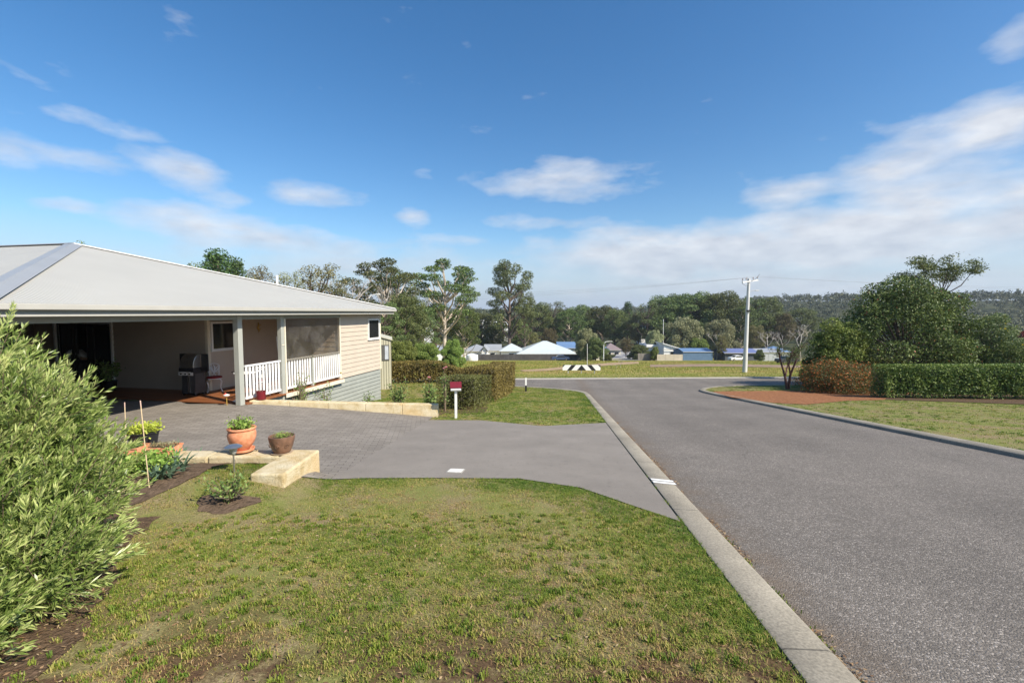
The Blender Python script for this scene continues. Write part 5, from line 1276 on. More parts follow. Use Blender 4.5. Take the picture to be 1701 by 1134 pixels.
TL = [
 ('low1', 128, 397, 46, 'small dark tree top peeking over the highest point of the house roof', .6),
 ('low1', 6, 405, 46, 'dark tree top peeking over the roof at the left edge of the photo', .6),
 ('pine1', 358, 417, 44, 'dark green conifer behind the house roof, the taller of the two', 1.15),
 ('pine1', 388, 430, 47, 'dark green conifer behind the house roof, the lower one on the right', 1.1),
 ('low1', 334, 428, 50, 'dark bushy tree left of the conifers behind the roof', .8),
 ('low2', 432, 437, 50, 'brownish thin tree between the conifers and the roof vent pipe', .75),
 ('bare1', 462, 442, 52, 'thin bare branched tree right behind the roof vent pipe', .9),
 ('low2', 478, 446, 56, 'sparse olive tree just right of the roof vent pipe', .7),
 ('low2', 408, 452, 44, 'low rusty tree beside the conifers behind the roof', .9),
 ('low2', 530, 434, 52, 'broad olive brown tree above the right slope of the house roof', 1.15),
 ('low1', 558, 470, 50, 'low dark tree between the broad olive tree and the dead tree', 1.0),
 ('bare1', 597, 424, 58, 'tall bleached dead tree behind the corner of the house roof', 1.15),
 ('bare2', 574, 432, 62, 'smaller dead tree leaning left of the tall bleached one', .9),
 ('open1', 634, 427, 70, 'tall gum with a sparse layered crown nearest the dead tree', 1.0),
 ('open3', 662, 440, 76, 'tall gum with broken dark layers left of the big umbrella gum', .95),
 ('open2', 737, 431, 86, 'big umbrella shaped gum with a pale trunk above the back hedge', 1.15),
 ('low1', 640, 498, 60, 'dense dark tree directly behind the green shed', 1.2),
 ('dense1', 672, 490, 64, 'thick dark tree right of the green shed', 1.0),
 ('low1', 705, 508, 72, 'dark tree at the foot of the umbrella gum, left side', 1.1),
 ('dense2', 770, 510, 100, 'rounded tree right behind the umbrella gum trunk', 1.0),
 ('low2', 722, 492, 98, 'brown green tree behind the umbrella gum crown', 1.0),
 ('bush1', 662, 565, 48, 'light green leafy shrub behind the back hedge beside the shed', 1.3),
 ('bush1', 706, 568, 56, 'light green shrub behind the back hedge under the umbrella gum', 1.3),
 ('bush2', 640, 556, 50, 'dark green shrub tucked behind the shed roof', 1.2),
 ('bush1', 752, 562, 60, 'yellow green young tree right of the umbrella gum trunk', .8),
 ('open4', 846, 429, 148, 'tall open gum standing alone in the middle behind the white roofs', 1.0),
 ('low1', 872, 482, 150, 'small crown touching the right side of the lone tall gum', .8),
 ('dense1', 800, 520, 165, 'dark tree left of the lone tall gum', 1.2),
 ('dense2', 822, 540, 160, 'low green tree under the lone tall gum, left of its trunk', 1.2),
 ('dense1', 862, 535, 162, 'dark tree right of the lone tall gum trunk', 1.1),
 ('dense3', 885, 552, 155, 'brownish tree behind the peak of the pale blue hip roof', 1.0),
 ('dense1', 893, 503, 190, 'dark tree on the skyline just right of the lone tall gum', 1.2),
 ('low1', 922, 498, 196, 'flat topped skyline tree above the pale blue hip roof', 1.2),
 ('dense2', 946, 515, 188, 'green rounded tree below the skyline above the blue roof', 1.3),
 ('dense1', 968, 507, 200, 'dark rounded skyline tree above the signpost', 1.3),
 ('dense2', 1000, 508, 198, 'broad green skyline tree left of the mauve roof', 1.3),
 ('dense1', 1022, 514, 186, 'dark green tree above the mauve roof', 1.1),
 ('pine1', 1043, 502, 205, 'pointed dark tree on the skyline in the dip of the tree line', 1.1),
 ('dense3', 1062, 520, 180, 'olive tree right of the pointed dark tree', 1.0),
 ('weep1', 974, 545, 128, 'pale drooping tree between the blue roof and the mauve roof', .95),
 ('bush2', 990, 560, 122, 'dense dark green tree beside the pale drooping tree', 1.0),
 ('dense3', 912, 545, 158, 'pale green tree behind the pale blue hip roof, right of its peak', 1.0),
 ('bush1', 903, 566, 150, 'low light green shrub behind the pale blue hip roof', 1.5),
 ('dense3', 1040, 562, 148, 'rust tinted tree at the end of the side street', 1.0),
 ('bush2', 1062, 572, 138, 'dark shrub left of the grey fence by the side street', 1.5),
 ('weep1', 1088, 548, 150, 'small pale tree behind the grey fence', .9),
 ('low1', 1078, 498, 172, 'dark open crowned gum at the left end of the big clump', 1.15),
 ('dense1', 1104, 492, 176, 'tall dark gum near the left of the big clump', 1.25),
 ('dense2', 1130, 489, 180, 'green rounded gum in the big clump above the white modern house', 1.2),
 ('dense1', 1155, 486, 176, 'highest dark gum of the big clump above the blue shed', 1.25),
 ('dense2', 1182, 490, 174, 'rounded gum of the big clump between its two highest crowns', 1.2),
 ('dense1', 1206, 485, 172, 'high dark gum of the big clump left of the power pole', 1.2),
 ('dense2', 1232, 508, 166, 'green gum directly behind the power pole', 1.2),
 ('low1', 1252, 490, 178, 'open topped gum just right of the power pole', 1.0),
 ('dense1', 1275, 495, 180, 'dark gum at the right end of the big clump', 1.2),
 ('dense3', 1300, 520, 176, 'olive tree where the big clump runs down to the right', 1.2),
 ('weep1', 1137, 526, 152, 'large pale drooping tree behind the white modern house', 1.25),
 ('weep1', 1197, 530, 150, 'grey green drooping tree behind the blue shed', 1.15),
 ('dense2', 1168, 535, 156, 'mid green tree between the two drooping trees', 1.1),
 ('bush1', 1160, 560, 148, 'yellow green shrub above the left end of the blue shed roof', 1.3),
 ('bare1', 1192, 540, 130, 'pale trunked half bare tree right of the blue shed', .8),
 ('dense3', 1199, 556, 128, 'rough olive tree standing beside the right end of the blue shed', .7),
 ('dense3', 1255, 540, 150, 'olive tree above the long blue roof', 1.1),
 ('bare1', 1275, 538, 142, 'grey leafless tree above the long blue roof', 1.3),
 ('bare2', 1300, 545, 150, 'grey leafless tree further right above the blue gable', 1.4),
 ('bare2', 1332, 530, 120, 'wide grey leafless tree left of the round shrubs', 1.3),
 ('bush2', 1262, 580, 120, 'small dark shrub in front of the pale house', .9),
 ('bush1', 1088, 575, 125, 'young green tree in front of the grey fence corner', .6),
 ('dense1', 1330, 512, 190, 'dark tree behind the grey leafless trees', 1.3),
 ('bush2', 1010, 588, 115, 'low green shrub at the foot of the dark green tree', 1.2),
]
for k, u, v, Y, lab, w_ in TL: tree(k, u, v, Y, lab, w_)
# far bare sapling in the field
tree('bare2', 1031, 596, 62, 'small leafless sapling in the field right of the hazard board', 1.5, name='sapling', cat='sapling', group=None)
tree('bare2', 1024, 603, 60, 'smallest leafless shrub in the field beside the sapling', 1.7, name='sapling', cat='sapling', group=None)

def woodland():
    r = np.random.default_rng(5); PV, k = [], 0
    C, S = [], []
    n = 3400; y = r.uniform(205, 760, n); x = r.uniform(-.9, 1.35, n)*y+r.normal(0, 10, n)
    keep = ~((np.abs(x/y) > .25) & (r.uniform(0, 1, n) < .0)); x, y = x[keep], y[keep]
    hh = r.uniform(7, 13, len(x)); z = G(x, y)
    lim = np.where(x/y < .55, 1.0+.004*y, 99); top = z+hh
    sc = np.where((y < 330) & (x/y < .55) & (top > lim), np.clip((lim-z)/hh, .3, 1), 1); hh = hh*sc
    P = []; L = []; Vr = []
    for i in range(len(x)):
        far = y[i] > 400; m = 60 if far else 130; a = hh[i]*.42
        d = r.normal(size=(m, 3)); d /= np.linalg.norm(d, axis=1, keepdims=True)
        lobes = r.normal(size=(5, 3))*np.array([.45, .45, .30]); li = r.integers(0, 5, m)
        p = (lobes[li]+d*.48*r.uniform(.4, 1, m)[:, None])*a*np.array([1, 1, .95])+np.array([x[i], y[i], z[i]+hh[i]*.60])
        P.append(p); L.append(np.full(m, .16*hh[i]*(.9 if far else .62))); Vr.append(np.clip(r.uniform(0, .55, m)+r.uniform(0, .45), 0, 1))
    P = np.concatenate(P); L = np.concatenate(L)
    V, Fc = leaves(P, L, L*.6, None, None, r)
    wm = leafmat('woodland_leaf', (.022, .03, .012), (.055, .065, .028), (.10, .105, .05), trans=0, scale=.05)
    tag(link('distant_woodland', mesh_np('distant_woodland', V, Fc, [wm], np.concatenate(Vr))), kind='stuff')
woodland()
# far hills
def hills():
    mb = MB()
    for (x0, x1, y, zt, nm) in ((-2600, 1500, 3000, 26, 1), (500, 3500, 1900, 36, 2)):
        n = 90; vs = []
        for i in range(n+1):
            x = x0+(x1-x0)*i/n; e = math.sin(math.pi*i/n)**.6; h = zt*e*(.75+.5*float(fbm(x, 0, 420)))
            vs += [(x, y-420, -45), (x, y-200, -45+(h+45)*.7), (x, y, h), (x, y+400, -45)]
        mb.add(vs, [(4*i+j, 4*i+4+j, 4*i+5+j, 4*i+1+j) for i in range(n) for j in range(3)], True)
    tag(mb.build('hills', mat('hill_forest', (.045, .06, .035), .95, .3, .01, 0)), kind='structure')
hills()

# ---- the near trees on the right
def big_tree(name, lab, cat, u, Y, vt, wpx, lm, seed, n, leaf, vb=None, parts=None, flowers=None, shape=.0, group=None, stems=6):
    """broad leafy tree or shrub grown as overlapping boughs of real leaves"""
    r = np.random.default_rng(seed); c = at(u, vt, Y); z = gz(c.x, Y); H = c.z-z; Rw = wpx/2/F*Y
    root = thing(name, lab, cat, (c.x, Y, z), group)
    P, Vr = [], []
    nb = 60; tb = MB()
    for i in range(nb):
        f_ = (i+.5)/nb; th = i*2.39996+r.uniform(-.3, .3); lat = f_
        rr = (max(0, 1-(max(0, lat-.25)/.80)**1.8))**(.62 if Rw > 3.5 else .5)*(.90 if lat > .15 else .80)*(1+.16*math.sin(th*2+seed)); q = Rw*rr*r.uniform(.55, .98)
        zz = H*(.06+.84*lat)*r.uniform(.94, 1.04); ctr = np.array([q*math.cos(th), q*math.sin(th)*.8, zz])
        a = Rw*r.uniform(.17, .30); b = a*r.uniform(.55, .85)
        k = int(n/nb*(a/(Rw*.235))**2); d = r.normal(size=(k, 3)); d /= np.linalg.norm(d, axis=1, keepdims=True)
        p = ctr+d*np.array([a, a, b])*(r.uniform(.3, 1, k)[:, None]**.5)*(1+.4*(vn(d[:, 0]*2.3+i, d[:, 2]*2.3)-.5)[:, None])
        p = p[(p[:, 2] > .05)]; P.append(p); Vr.append(np.clip(r.uniform(0, .7, len(p))+r.uniform(0, .3), 0, 1))
        s_ = Vector((0, 0, min(H*.12, zz*.3))); e_ = Vector(ctr); m_ = s_.lerp(e_, .5)+Vector((0, 0, H*.05))
        tb.tube([s_, m_, e_], [H*.011, H*.007, H*.002], 5, False)
    tb.tube([(0, 0, -.2), (0, 0, H*.14)], [H*.026, H*.022], 8)
    P = np.concatenate(P); Vr = np.concatenate(Vr); A = r.normal(size=P.shape); A[:, 2] += .2
    V, Fc = leaves(P, r.uniform(.7, 1.3, len(P))*leaf, leaf*.45, A, None, r)
    link('crown', mesh_np('crown', V, Fc, [lm], Vr), root)
    tm = bpy.data.meshes.new('trunk'); tm.from_pydata([tuple(v) for v in tb.v], [], tb.f); tm.materials.append(M_dbark); tm.update(); link('trunk', tm, root)
    if flowers:
        fm, fn, fl = flowers; k = r.integers(0, len(P), fn); nr = P[k]-np.array([0, 0, H*.4]); nr /= np.linalg.norm(nr, axis=1, keepdims=True)
        V, Fc = leaves(P[k]+nr*.1, fl, fl*.8, None, None, r); o = link('flowers', mesh_np('flowers', V, Fc, [fm], r.uniform(0, 1, fn)), root); tag(o, kind='stuff')
    return root
B_yel2 = leafmat('bluish_leaf', (.03, .05, .015), (.09, .13, .05), (.19, .22, .09), trans=.2, scale=.9)
B_big = leafmat('broad_leaf', (.016, .03, .008), (.062, .092, .022), (.16, .20, .055), trans=.18, scale=.9)
B_yel = leafmat('yellowish_leaf', (.022, .04, .008), (.08, .115, .022), (.19, .22, .05), trans=.25, scale=.9)
B_org = leafmat('orange_green_leaf', (.035, .045, .012), (.085, .085, .025), (.14, .12, .035), trans=.2, scale=1.2)
F_org = leafmat('orange_flower', (.34, .075, .02), (.46, .12, .03), (.56, .20, .05), trans=.15); F_yel = leafmat('yellow_flower', (.70, .52, .05), (.78, .60, .08), trans=.2); F_red = leafmat('red_berry', (.25, .07, .04), (.38, .12, .07), trans=.1)
big_tree('tree', 'big round dark leafed tree behind the green hedge on the right', 'tree', 1514, 28.5, 459, 250, B_big, 101, 56000, .15, flowers=(F_red, 900, .10))
big_tree('shrub', 'yellow green rounded shrub left of the big round tree', 'shrub', 1394, 27.3, 528, 112, B_yel, 102, 20000, .13)
big_tree('shrub', 'tall shrub with yellow flowers between the big round tree and the right edge', 'shrub', 1642, 27.5, 516, 118, B_yel2, 103, 22000, .12, flowers=(F_yel, 160, .14))
big_tree('shrub', 'loose green shrub behind the right end of the green hedge', 'shrub', 1700, 25.5, 565, 110, B_big, 104, 14000, .10)
big_tree('shrub', 'low spreading shrub covered in orange flowers beside the red gravel', 'shrub', 1400, 24.8, 604, 156, B_org, 105, 26000, .075, flowers=(F_org, 3600, .075))
big_tree('shrub', 'dark undergrowth shrub between the leaning bare tree and the orange shrub', 'shrub', 1352, 27.5, 590, 50, B_big, 106, 6000, .10)
B_redl = leafmat('maroon_leaf', (.06, .015, .018), (.14, .03, .03), (.22, .06, .05), trans=.2)
big_tree('tree', 'dark maroon leaved tree at the right edge of the photo', 'tree', 1712, 31, 540, 60, B_redl, 107, 8000, .14)
def tall_thin():
    r = np.random.default_rng(9); Y = 33; c = at(1553, 421, Y); z = gz(c.x, Y); root = thing('tree', 'slim tree with a flat feathery crown rising behind the big round tree', 'tree', (c.x, Y, z)); H = c.z-z
    tb = MB(); P = []
    fk = Vector((.5, 0, H*.66)); tb.tube([(0, 0, -.2), (.1, 0, H*.35), fk], [.14, .11, .08], 8)
    for i in range(15):
        px = -2.45+4.95*(i+.5)/15+r.uniform(-.15, .15); zz = H*(.985-.030*abs(px+.3)**1.5)*r.uniform(.89, 1.0) if px < 1.9 else H*.90; e_ = Vector((px, r.uniform(-1.2, 1.2), zz-.15)); m_ = fk.lerp(e_, .5)+Vector((px*.12, 0, -.2))
        tb.tube([fk, m_, e_], [.045, .03, .008], 5, False)
        for j in range(4):
            q = m_.lerp(e_, r.uniform(.5, 1)); e2 = q+Vector((r.uniform(-.5, .5), r.uniform(-.5, .5), r.uniform(0, .45))); tb.tube([q, e2], [.014, .004], 4, False)
            d = r.normal(size=(70, 3)); P.append(np.array(e2)+d*np.array([.22, .22, .09]))
        d = r.normal(size=(110, 3)); P.append(np.array(e_)+d*np.array([.28, .28, .13]))
    P = np.concatenate(P); V, Fc = leaves(P, .17, .055, None, None, r)
    link('crown', mesh_np('crown', V, Fc, [leafmat('feathery_leaf', (.03, .045, .015), (.08, .10, .03), (.15, .17, .06), trans=.2)], r.uniform(0, 1, len(P))), root)
    tm = bpy.data.meshes.new('trunk'); tm.from_pydata([tuple(v) for v in tb.v], [], tb.f); tm.materials.append(M_dbark); tm.update(); link('trunk', tm, root)
tall_thin()
def vtree():
    r = np.random.default_rng(19); g = gp(1308, 646); root = thing('tree', 'small dark forked tree leaning both ways over the grass at the corner kerb', 'tree', tuple(g)); tb = MB(); P = []
    Y = g.y; l = lambda u, v, dy=0: at(u, v, Y+dy)-g
    M3 = [[l(1308, 649), l(1304, 625), l(1297, 600, .3), l(1291, 578, .3)], [l(1309, 649), l(1313, 622), l(1322, 600, -.3), l(1333, 574, -.3)], [l(1304, 628), l(1307, 612, .4), l(1312, 596, .6)], [l(1313, 622), l(1310, 604, -.5), l(1316, 584, -.8)]]
    for i, m_ in enumerate(M3):
        q = .085 if i < 2 else .05; tb.tube(m_, [q*(1-.22*k) for k in range(len(m_))], 7)
        e = m_[-1]
        for j in range(13):
            d = Vector((r.uniform(-.6, .6), r.uniform(-.6, .6), r.uniform(-.1, .6))); s_ = m_[-2].lerp(e, r.uniform(.3, 1)); tb.tube([s_, s_+d*.5+Vector((0,0,.05)), s_+d], [.02, .012, .004], 4, False)
            P.append(np.array(s_+d*.6)+r.normal(size=(26, 3))*.10)
    P = np.concatenate(P); V, Fc = leaves(P, .08, .04, None, None, r)
    link('crown', mesh_np('crown', V, Fc, [B_big], r.uniform(0, .6, len(P))), root)
    tm = bpy.data.meshes.new('trunk'); tm.from_pydata([tuple(v) for v in tb.v], [], tb.f); tm.materials.append(mat('reddish_bark', (.10, .05, .04), .9)); tm.update(); link('trunk', tm, root)
vtree()

# ------------------------------------------------------------------ power pole and lines
M_pole = mat('pole_galvanised', (.60, .60, .58), .5, .08, 1, .1, 10); M_wire = mat('wire', (.28, .28, .29), .6, 0, 1, 0); M_ins = mat('insulator', (.35, .30, .28), .3)
gpl = gp(1237, 618.5); Yp = gpl.y; hp = at(1241, 463, Yp).z-gpl.z
pole = thing('power_pole', 'tall pale power pole with a cluttered crossarm standing in the field verge', 'power pole', tuple(gpl))
tp_ = gpl+Vector((.12, 0, hp)); MB().tube([gpl+Vector((0,0,-.3)), gpl+Vector((.06, 0, hp*.5)), tp_], [.24, .19, .14], 14).build('pole', M_pole, pole)
ca = MB(); ca.box((-1.1, -.06, -.09), (1.25, .06, .04), Matrix.Translation(tp_+Vector((0, -.18, -.25))) @ Matrix.Rotation(R(-8), 4, 'Y') @ Matrix.Rotation(R(25), 4, 'Z')); ca.build('crossarm', M_pole, pole)
ends = []
for (dx, dz) in ((-1.0, -.05), (-.5, .0), (.5, .12), (1.1, .22)):
    q = tp_+Vector((dx*.93, -.18+dx*.4, -.2+dz)); i_ = MB(); i_.lathe(q, [(.02,0),(.02,.08),(.09,.09),(.03,.14),(.085,.15),(.03,.20),(.07,.21),(.0,.27)], 10); i_.build('insulator', M_ins, pole); ends.append(q+Vector((0, 0, .26)))
b_ = MB(); b_.tube([tp_+Vector((.0,-.1,-.3)), tp_+Vector((-.45,-.4,-.75)), tp_+Vector((-.85,-.45,-.55)), tp_+Vector((-.9,-.4,-.2))], .022, 6); b_.tube([tp_+Vector((0,-.1,-.2)), tp_+Vector((-.35,-.3,.15)), tp_+Vector((-.5,-.35,-.0))], .02, 6); b_.tube([tp_+Vector((.1,-.1,-.3)), tp_+Vector((.5,-.35,-.05)), tp_+Vector((.95,-.3,.45))], .022, 6)
b_.build('jumper_cable', M_wire, pole)
b_ = MB(); b_.tube([tp_+Vector((.0,0,-1.35)), tp_+Vector((.45,-.1,-1.2)), tp_+Vector((.8,-.15,-1.22))], .03, 6); b_.build('lamp_arm', M_pole, pole)
b_ = MB(); b_.box((.6, -.26, -1.26), (1.0, -.06, -1.18), Matrix.Translation(tp_)); b_.build('lamp_head', M_pole, pole, bevel=.02)
b_ = MB(); b_.box((-.2, -.3, hp*.66-.1), (.2, -.18, hp*.66+.1), Matrix.Translation(gpl+Vector((.07,0,0)))); b_.build('bracket', M_black, pole)
def wire(a, b, sag, lab, rad=.012):
    pts = [a.lerp(b, k/24)-Vector((0, 0, sag*4*(k/24)*(1-k/24))) for k in range(25)]
    o = MB().tube(pts, rad, 4).build('power_line', M_wire, None, tuple(a)); tag(o, lab, 'power line', 'overhead power lines')
wl = at(500, 500, 74)
labs = ['overhead wire running left from the outer end of the pole crossarm', 'overhead wire running left from the inner left insulator', 'overhead wire running left from the inner right insulator']
for i in range(3): wire(ends[i], wl+Vector((0, 0, i*.55)), .9, labs[i], .006)
wr = at(2300, 480, 60)
for i, lb in ((2, 'upper overhead wire running right from the pole across the sky'), (3, 'lower overhead wire running right from the pole across the sky')): wire(ends[i], wr+Vector((0, 0, (3-i)*.7)), .9, lb, .006)
# end pole of the left wires, behind the house trees
p2 = Vector((wl.x, wl.y, gz(wl.x, wl.y))); o2 = thing('power_pole', 'distant timber power pole hidden among the trees behind the house roof', 'power pole', tuple(p2)); MB().tube([p2, wl+Vector((0, 0, 1.5))], [.2, .13], 10).build('pole', M_dbark, o2)
cx = MB(); cx.box((-1, -.06, 1.15), (1, .06, 1.25), Matrix.Translation(wl)); cx.build('crossarm', M_dbark, o2)
def street_lamp(u, vtop, Y, reach, lab, rad=.05):
    t_ = at(u, vtop, Y); z = gz(t_.x, Y); r_ = thing('street_lamp', lab, 'street lamp', (t_.x, Y, z), 'street lamps')
    b = MB(); top = Vector((t_.x, Y, t_.z)); b.tube([Vector((t_.x, Y, z)), top-Vector((0,0,.9)), top-Vector((-.12*reach,0,.35)), top+Vector((reach*.4,0,-.05)), top+Vector((reach,0,.02))], [rad*1.4, rad, rad, rad*.8, rad*.7], 8); b.build('pole', M_white, r_)
    h = MB(); h.box((min(reach*.95, reach*1.4), -.12, -.04), (max(reach*.95, reach*1.4), .12, .06), Matrix.Translation(top)); h.build('lamp_head', M_white, r_, bevel=.02)
street_lamp(611, 489, 44, .85, 'white curved street lamp rising behind the right end of the house roof')
street_lamp(1003, 567, 118, 1.6, 'small far street lamp curving over the mauve roof', .09)
a = gp(975.5, 607); t_ = at(975.5, 571, a.y); o = MB().tube([a-Vector((0,0,.1)), t_], .05, 8).build('sign_pole', M_pole, None, tuple(a)); tag(o, 'thin grey pole standing directly behind the striped hazard board', 'pole')
a = Vector((at(1102, 560, 150).x, 150, 0)); a.z = gz(a.x, 150); t_ = at(1102, 530, 150); o = MB().tube([a, t_], .11, 8).build('pole', M_pole, None, tuple(a)); tag(o, 'thin distant grey pole behind the left end of the white modern house', 'pole')

# ------------------------------------------------------------------ the houses beyond the field
RC = {'paleblue': (.50, .56, .58), 'grey': (.30, .32, .35), 'blue': (.13, .22, .38), 'mauve': (.24, .19, .19), 'white': (.76, .76, .75), 'navy': (.14, .17, .33), 'dblue': (.10, .17, .28), 'cream': (.55, .50, .40), 'red': (.38, .10, .06)}
RM = {k: mat('roof_'+k, v, .5, .07, .4, 0) for k, v in RC.items()}
WM = {'cream': mat('render_cream', (.62, .58, .48), .8, .05, 1, 0), 'white': mat('render_white', (.80, .80, .78), .8, .04, 1, 0), 'brick': mat('brick_red', (.30, .15, .10), .9, .15, 1, 0), 'dark': mat('wall_dark', (.08, .09, .10), .8, .1, 1, 0), 'blue': mat('steel_blue', (.10, .17, .27), .6, .08, 1, 0)}
def far_house(lab, u0, u1, vr, ve, Y, roof, wallc, kind='hip', depth=9., hw=2.6, nwin=2, rx=None, over=.5, name='house', yaw=0.):
    a, b = at(u0, ve, Y), at(u1, ve, Y); rz = at((u0+u1)/2, vr, Y+(depth/2 if kind != 'skill' else 0)).z; ze = a.z; W = b.x-a.x; cx = (a.x+b.x)/2
    zg = min(gz(cx, Y), ze-hw); root = thing(name, lab, 'house', (cx, Y, zg), 'houses beyond the field', yaw)
    def bld(mb, nm, m, par=None):
        me = bpy.data.meshes.new(nm); me.from_pydata([tuple(v) for v in mb.v], [], mb.f); me.materials.append(m); me.update(); return link(nm, me, par or root)
    h = ze-zg; hx = W/2; w = MB(); w.box((-hx+over, over, -.3), (hx-over, depth-over, h-.02))
    rh = rz-ze
    r_ = MB()
    if kind == 'hip':
        rl = max(.0, hx-depth/2) if rx is None else rx
        v = [(-hx, 0, h), (hx, 0, h), (hx, depth, h), (-hx, depth, h), (-rl, depth/2, h+rh), (rl, depth/2, h+rh)]
        r_.add(v, [(0,1,5,4), (1,2,5), (2,3,4,5), (3,0,4), (3,2,1,0)])
    elif kind == 'gable':    # ridge across the view
        v = [(-hx, 0, h), (hx, 0, h), (hx, depth, h), (-hx, depth, h), (-hx, depth/2, h+rh), (hx, depth/2, h+rh)]
        r_.add(v, [(0,1,5,4), (2,3,4,5), (3,2,1,0)]); w.add([(-hx+over, over, h-.03), (-hx+over, depth-over, h-.03), (-hx+over, depth/2, h+rh*.86), (hx-over, over, h-.03), (hx-over, depth-over, h-.03), (hx-over, depth/2, h+rh*.86)], [(0,1,2), (3,5,4)])
    elif kind == 'front':    # gable end towards the viewer
        v = [(-hx, 0, h), (hx, 0, h), (hx, depth, h), (-hx, depth, h), (0, 0, h+rh), (0, depth, h+rh)]
        r_.add(v+[(x, y, z-.12) for x, y, z in v], [(0,4,5,3), (1,2,5,4), (6,9,11,10), (7,10,11,8), (0,6,10,4), (1,4,10,7), (0,3,9,6), (1,7,8,2)]); w.add([(-hx+over, over, h-.03), (hx-over, over, h-.03), (0, over, h+rh*.86), (-hx+over, depth-over, h-.03), (hx-over, depth-over, h-.03), (0, depth-over, h+rh*.86)], [(0,1,2), (4,3,5)])
    elif kind == 'skill':    # one slope, high at the left
        v = [(-hx, 0, h+rh), (hx, 0, h), (hx, depth, h), (-hx, depth, h+rh)]; r_.add(v+[(x, y, z-.25) for x, y, z in v], [(0,1,2,3), (7,6,5,4), (0,4,5,1), (1,5,6,2), (2,6,7,3), (3,7,4,0)])
        w.add([(-hx+over, over, h-.03), (hx-over, over, h-.03), (-hx+over, over, h+rh*.85), (-hx+over, depth-over, h-.03), (hx-over, depth-over, h-.03), (-hx+over, depth-over, h+rh*.85)], [(0,1,2), (4,3,5), (0,2,5,3)])
    elif kind == 'flat':
        r_.box((-hx, 0, h), (hx, depth, h+max(rh, .25)))
    bld(w, 'wall', WM[wallc]); bld(r_, 'roof', RM[roof])
    g = MB(); g.box((-hx, -.10, h-.16), (hx, -.002, h-.0)); bld(g, 'gutter', M_trimL)
    for i in range(nwin):
        x = -hx+W*(i+.7)/(nwin+.4); q = MB(); q.box((x-.8, over-.08, h-2.0), (x+.8, over-.01, h-.7)); f = bld(q, 'window', M_frame); p = MB(); p.box((x-.72, over-.10, h-1.92), (x+.72, over-.082, h-.78)); bld(p, 'pane', M_glass, f)
    return root
far_house('grey roofed low house half hidden by the umbrella gum', 716, 772, 572, 582, 128, 'grey', 'white', 'gable', nwin=1)
far_house('grey roofed house whose white gable end faces the field', 768, 812, 571.5, 583, 134, 'grey', 'white', 'hip', nwin=1)
far_house('small house with a white gable between the grey roofs', 797, 811, 573, 583.5, 131, 'grey', 'white', 'front', nwin=0)
far_house('dark grey roofed house left of the pale hip roofs', 803, 833, 571.5, 582, 140, 'grey', 'white', 'gable', nwin=1)
far_house('smaller pale hip roofed house next to the big pale blue roof', 829, 870, 570, 583, 139, 'paleblue', 'white', 'hip', nwin=1)
far_house('big pale blue hip roofed house behind the dark fence', 858, 958, 566, 587.5, 136, 'paleblue', 'white', 'hip', depth=15, nwin=0, rx=.6)
far_house('blue roofed house behind the big pale blue hip roof', 926, 962, 567.5, 578, 158, 'blue', 'cream', 'gable', nwin=0)
far_house('blue roofed house with a cream gable beside the side street', 988, 1014, 569.5, 581, 134, 'blue', 'cream', 'hip', nwin=1)
far_house('mauve tiled house at the end of the side street', 1003, 1034, 569.5, 581, 160, 'mauve', 'cream', 'hip', nwin=2)
far_house('white modern house with a sloping roof behind the pale fence panels', 1101, 1136, 569.5, 580, 140, 'white', 'white', 'skill', nwin=1, hw=3)
far_house('long flat white roofed wing left of the sloping roof house', 1074, 1103, 571, 576, 146, 'white', 'white', 'flat', nwin=1)
far_house('blue steel shed standing in front of the drooping trees', 1134.5, 1185, 578, 584, 128, 'blue', 'blue', 'gable', depth=8, nwin=0, hw=2.6, name='shed', over=.1)
far_house('cream arched roof house peeping over the blue shed', 1152, 1188, 572.5, 579, 148, 'cream', 'cream', 'hip', nwin=0)
far_house('white box topped house at the left end of the blue shed', 1136, 1150, 572, 575, 152, 'white', 'blue', 'flat', nwin=1)
far_house('long house with a blue roof and open carport beside the power pole', 1203, 1262, 578.5, 586, 126, 'navy', 'dark', 'gable', depth=8, nwin=0)
far_house('pale walled house with a grey flat roof right of the power pole', 1246, 1298, 578.5, 585, 130, 'grey', 'white', 'gable', depth=7, nwin=2)
far_house('house with a bright blue gable roof at the right of the row', 1278, 1316, 574.5, 584.5, 138, 'blue', 'cream', 'hip', depth=8, nwin=1)
for (lab, u0, u1, vr, ve, Y, roof, wl_, kd) in (
    ('white boxy building high among the trees left of the lone tall gum', 788, 803, 531, 533, 240, 'white', 'white', 'flat'),
    ('long white house half hidden by the lone tall gum', 806, 826, 534, 540, 250, 'white', 'white', 'gable'),
    ('pale house roof right of the lone tall gum trunk', 836, 848, 534, 540, 235, 'white', 'white', 'gable'),
    ('pale roofed house in the trees left of the umbrella gum trunk', 697, 716, 543, 547, 170, 'cream', 'white', 'gable'),
    ('cream house among the trees left of the big clump', 1059, 1070, 531, 536, 260, 'cream', 'cream', 'front'),
    ('blue roofed building in the gap left of the big clump', 1068, 1090, 540, 545, 250, 'blue', 'cream', 'gable'),
    ('red roofed white house in the gap left of the big clump', 1064, 1077, 548, 555, 215, 'red', 'white', 'front'),
    ('long cream roofed building on the wooded rise right of the pole', 1293, 1318, 521.5, 524, 330, 'cream', 'cream', 'gable'),
    ('pale roofed factory on the wooded rise right of the pole', 1310, 1340, 527.5, 533, 320, 'paleblue', 'white', 'gable')):
    far_house(lab, u0, u1, vr, ve, Y, roof, wl_, kd, nwin=0 if u1-u0 < 14 else 2, hw=6)
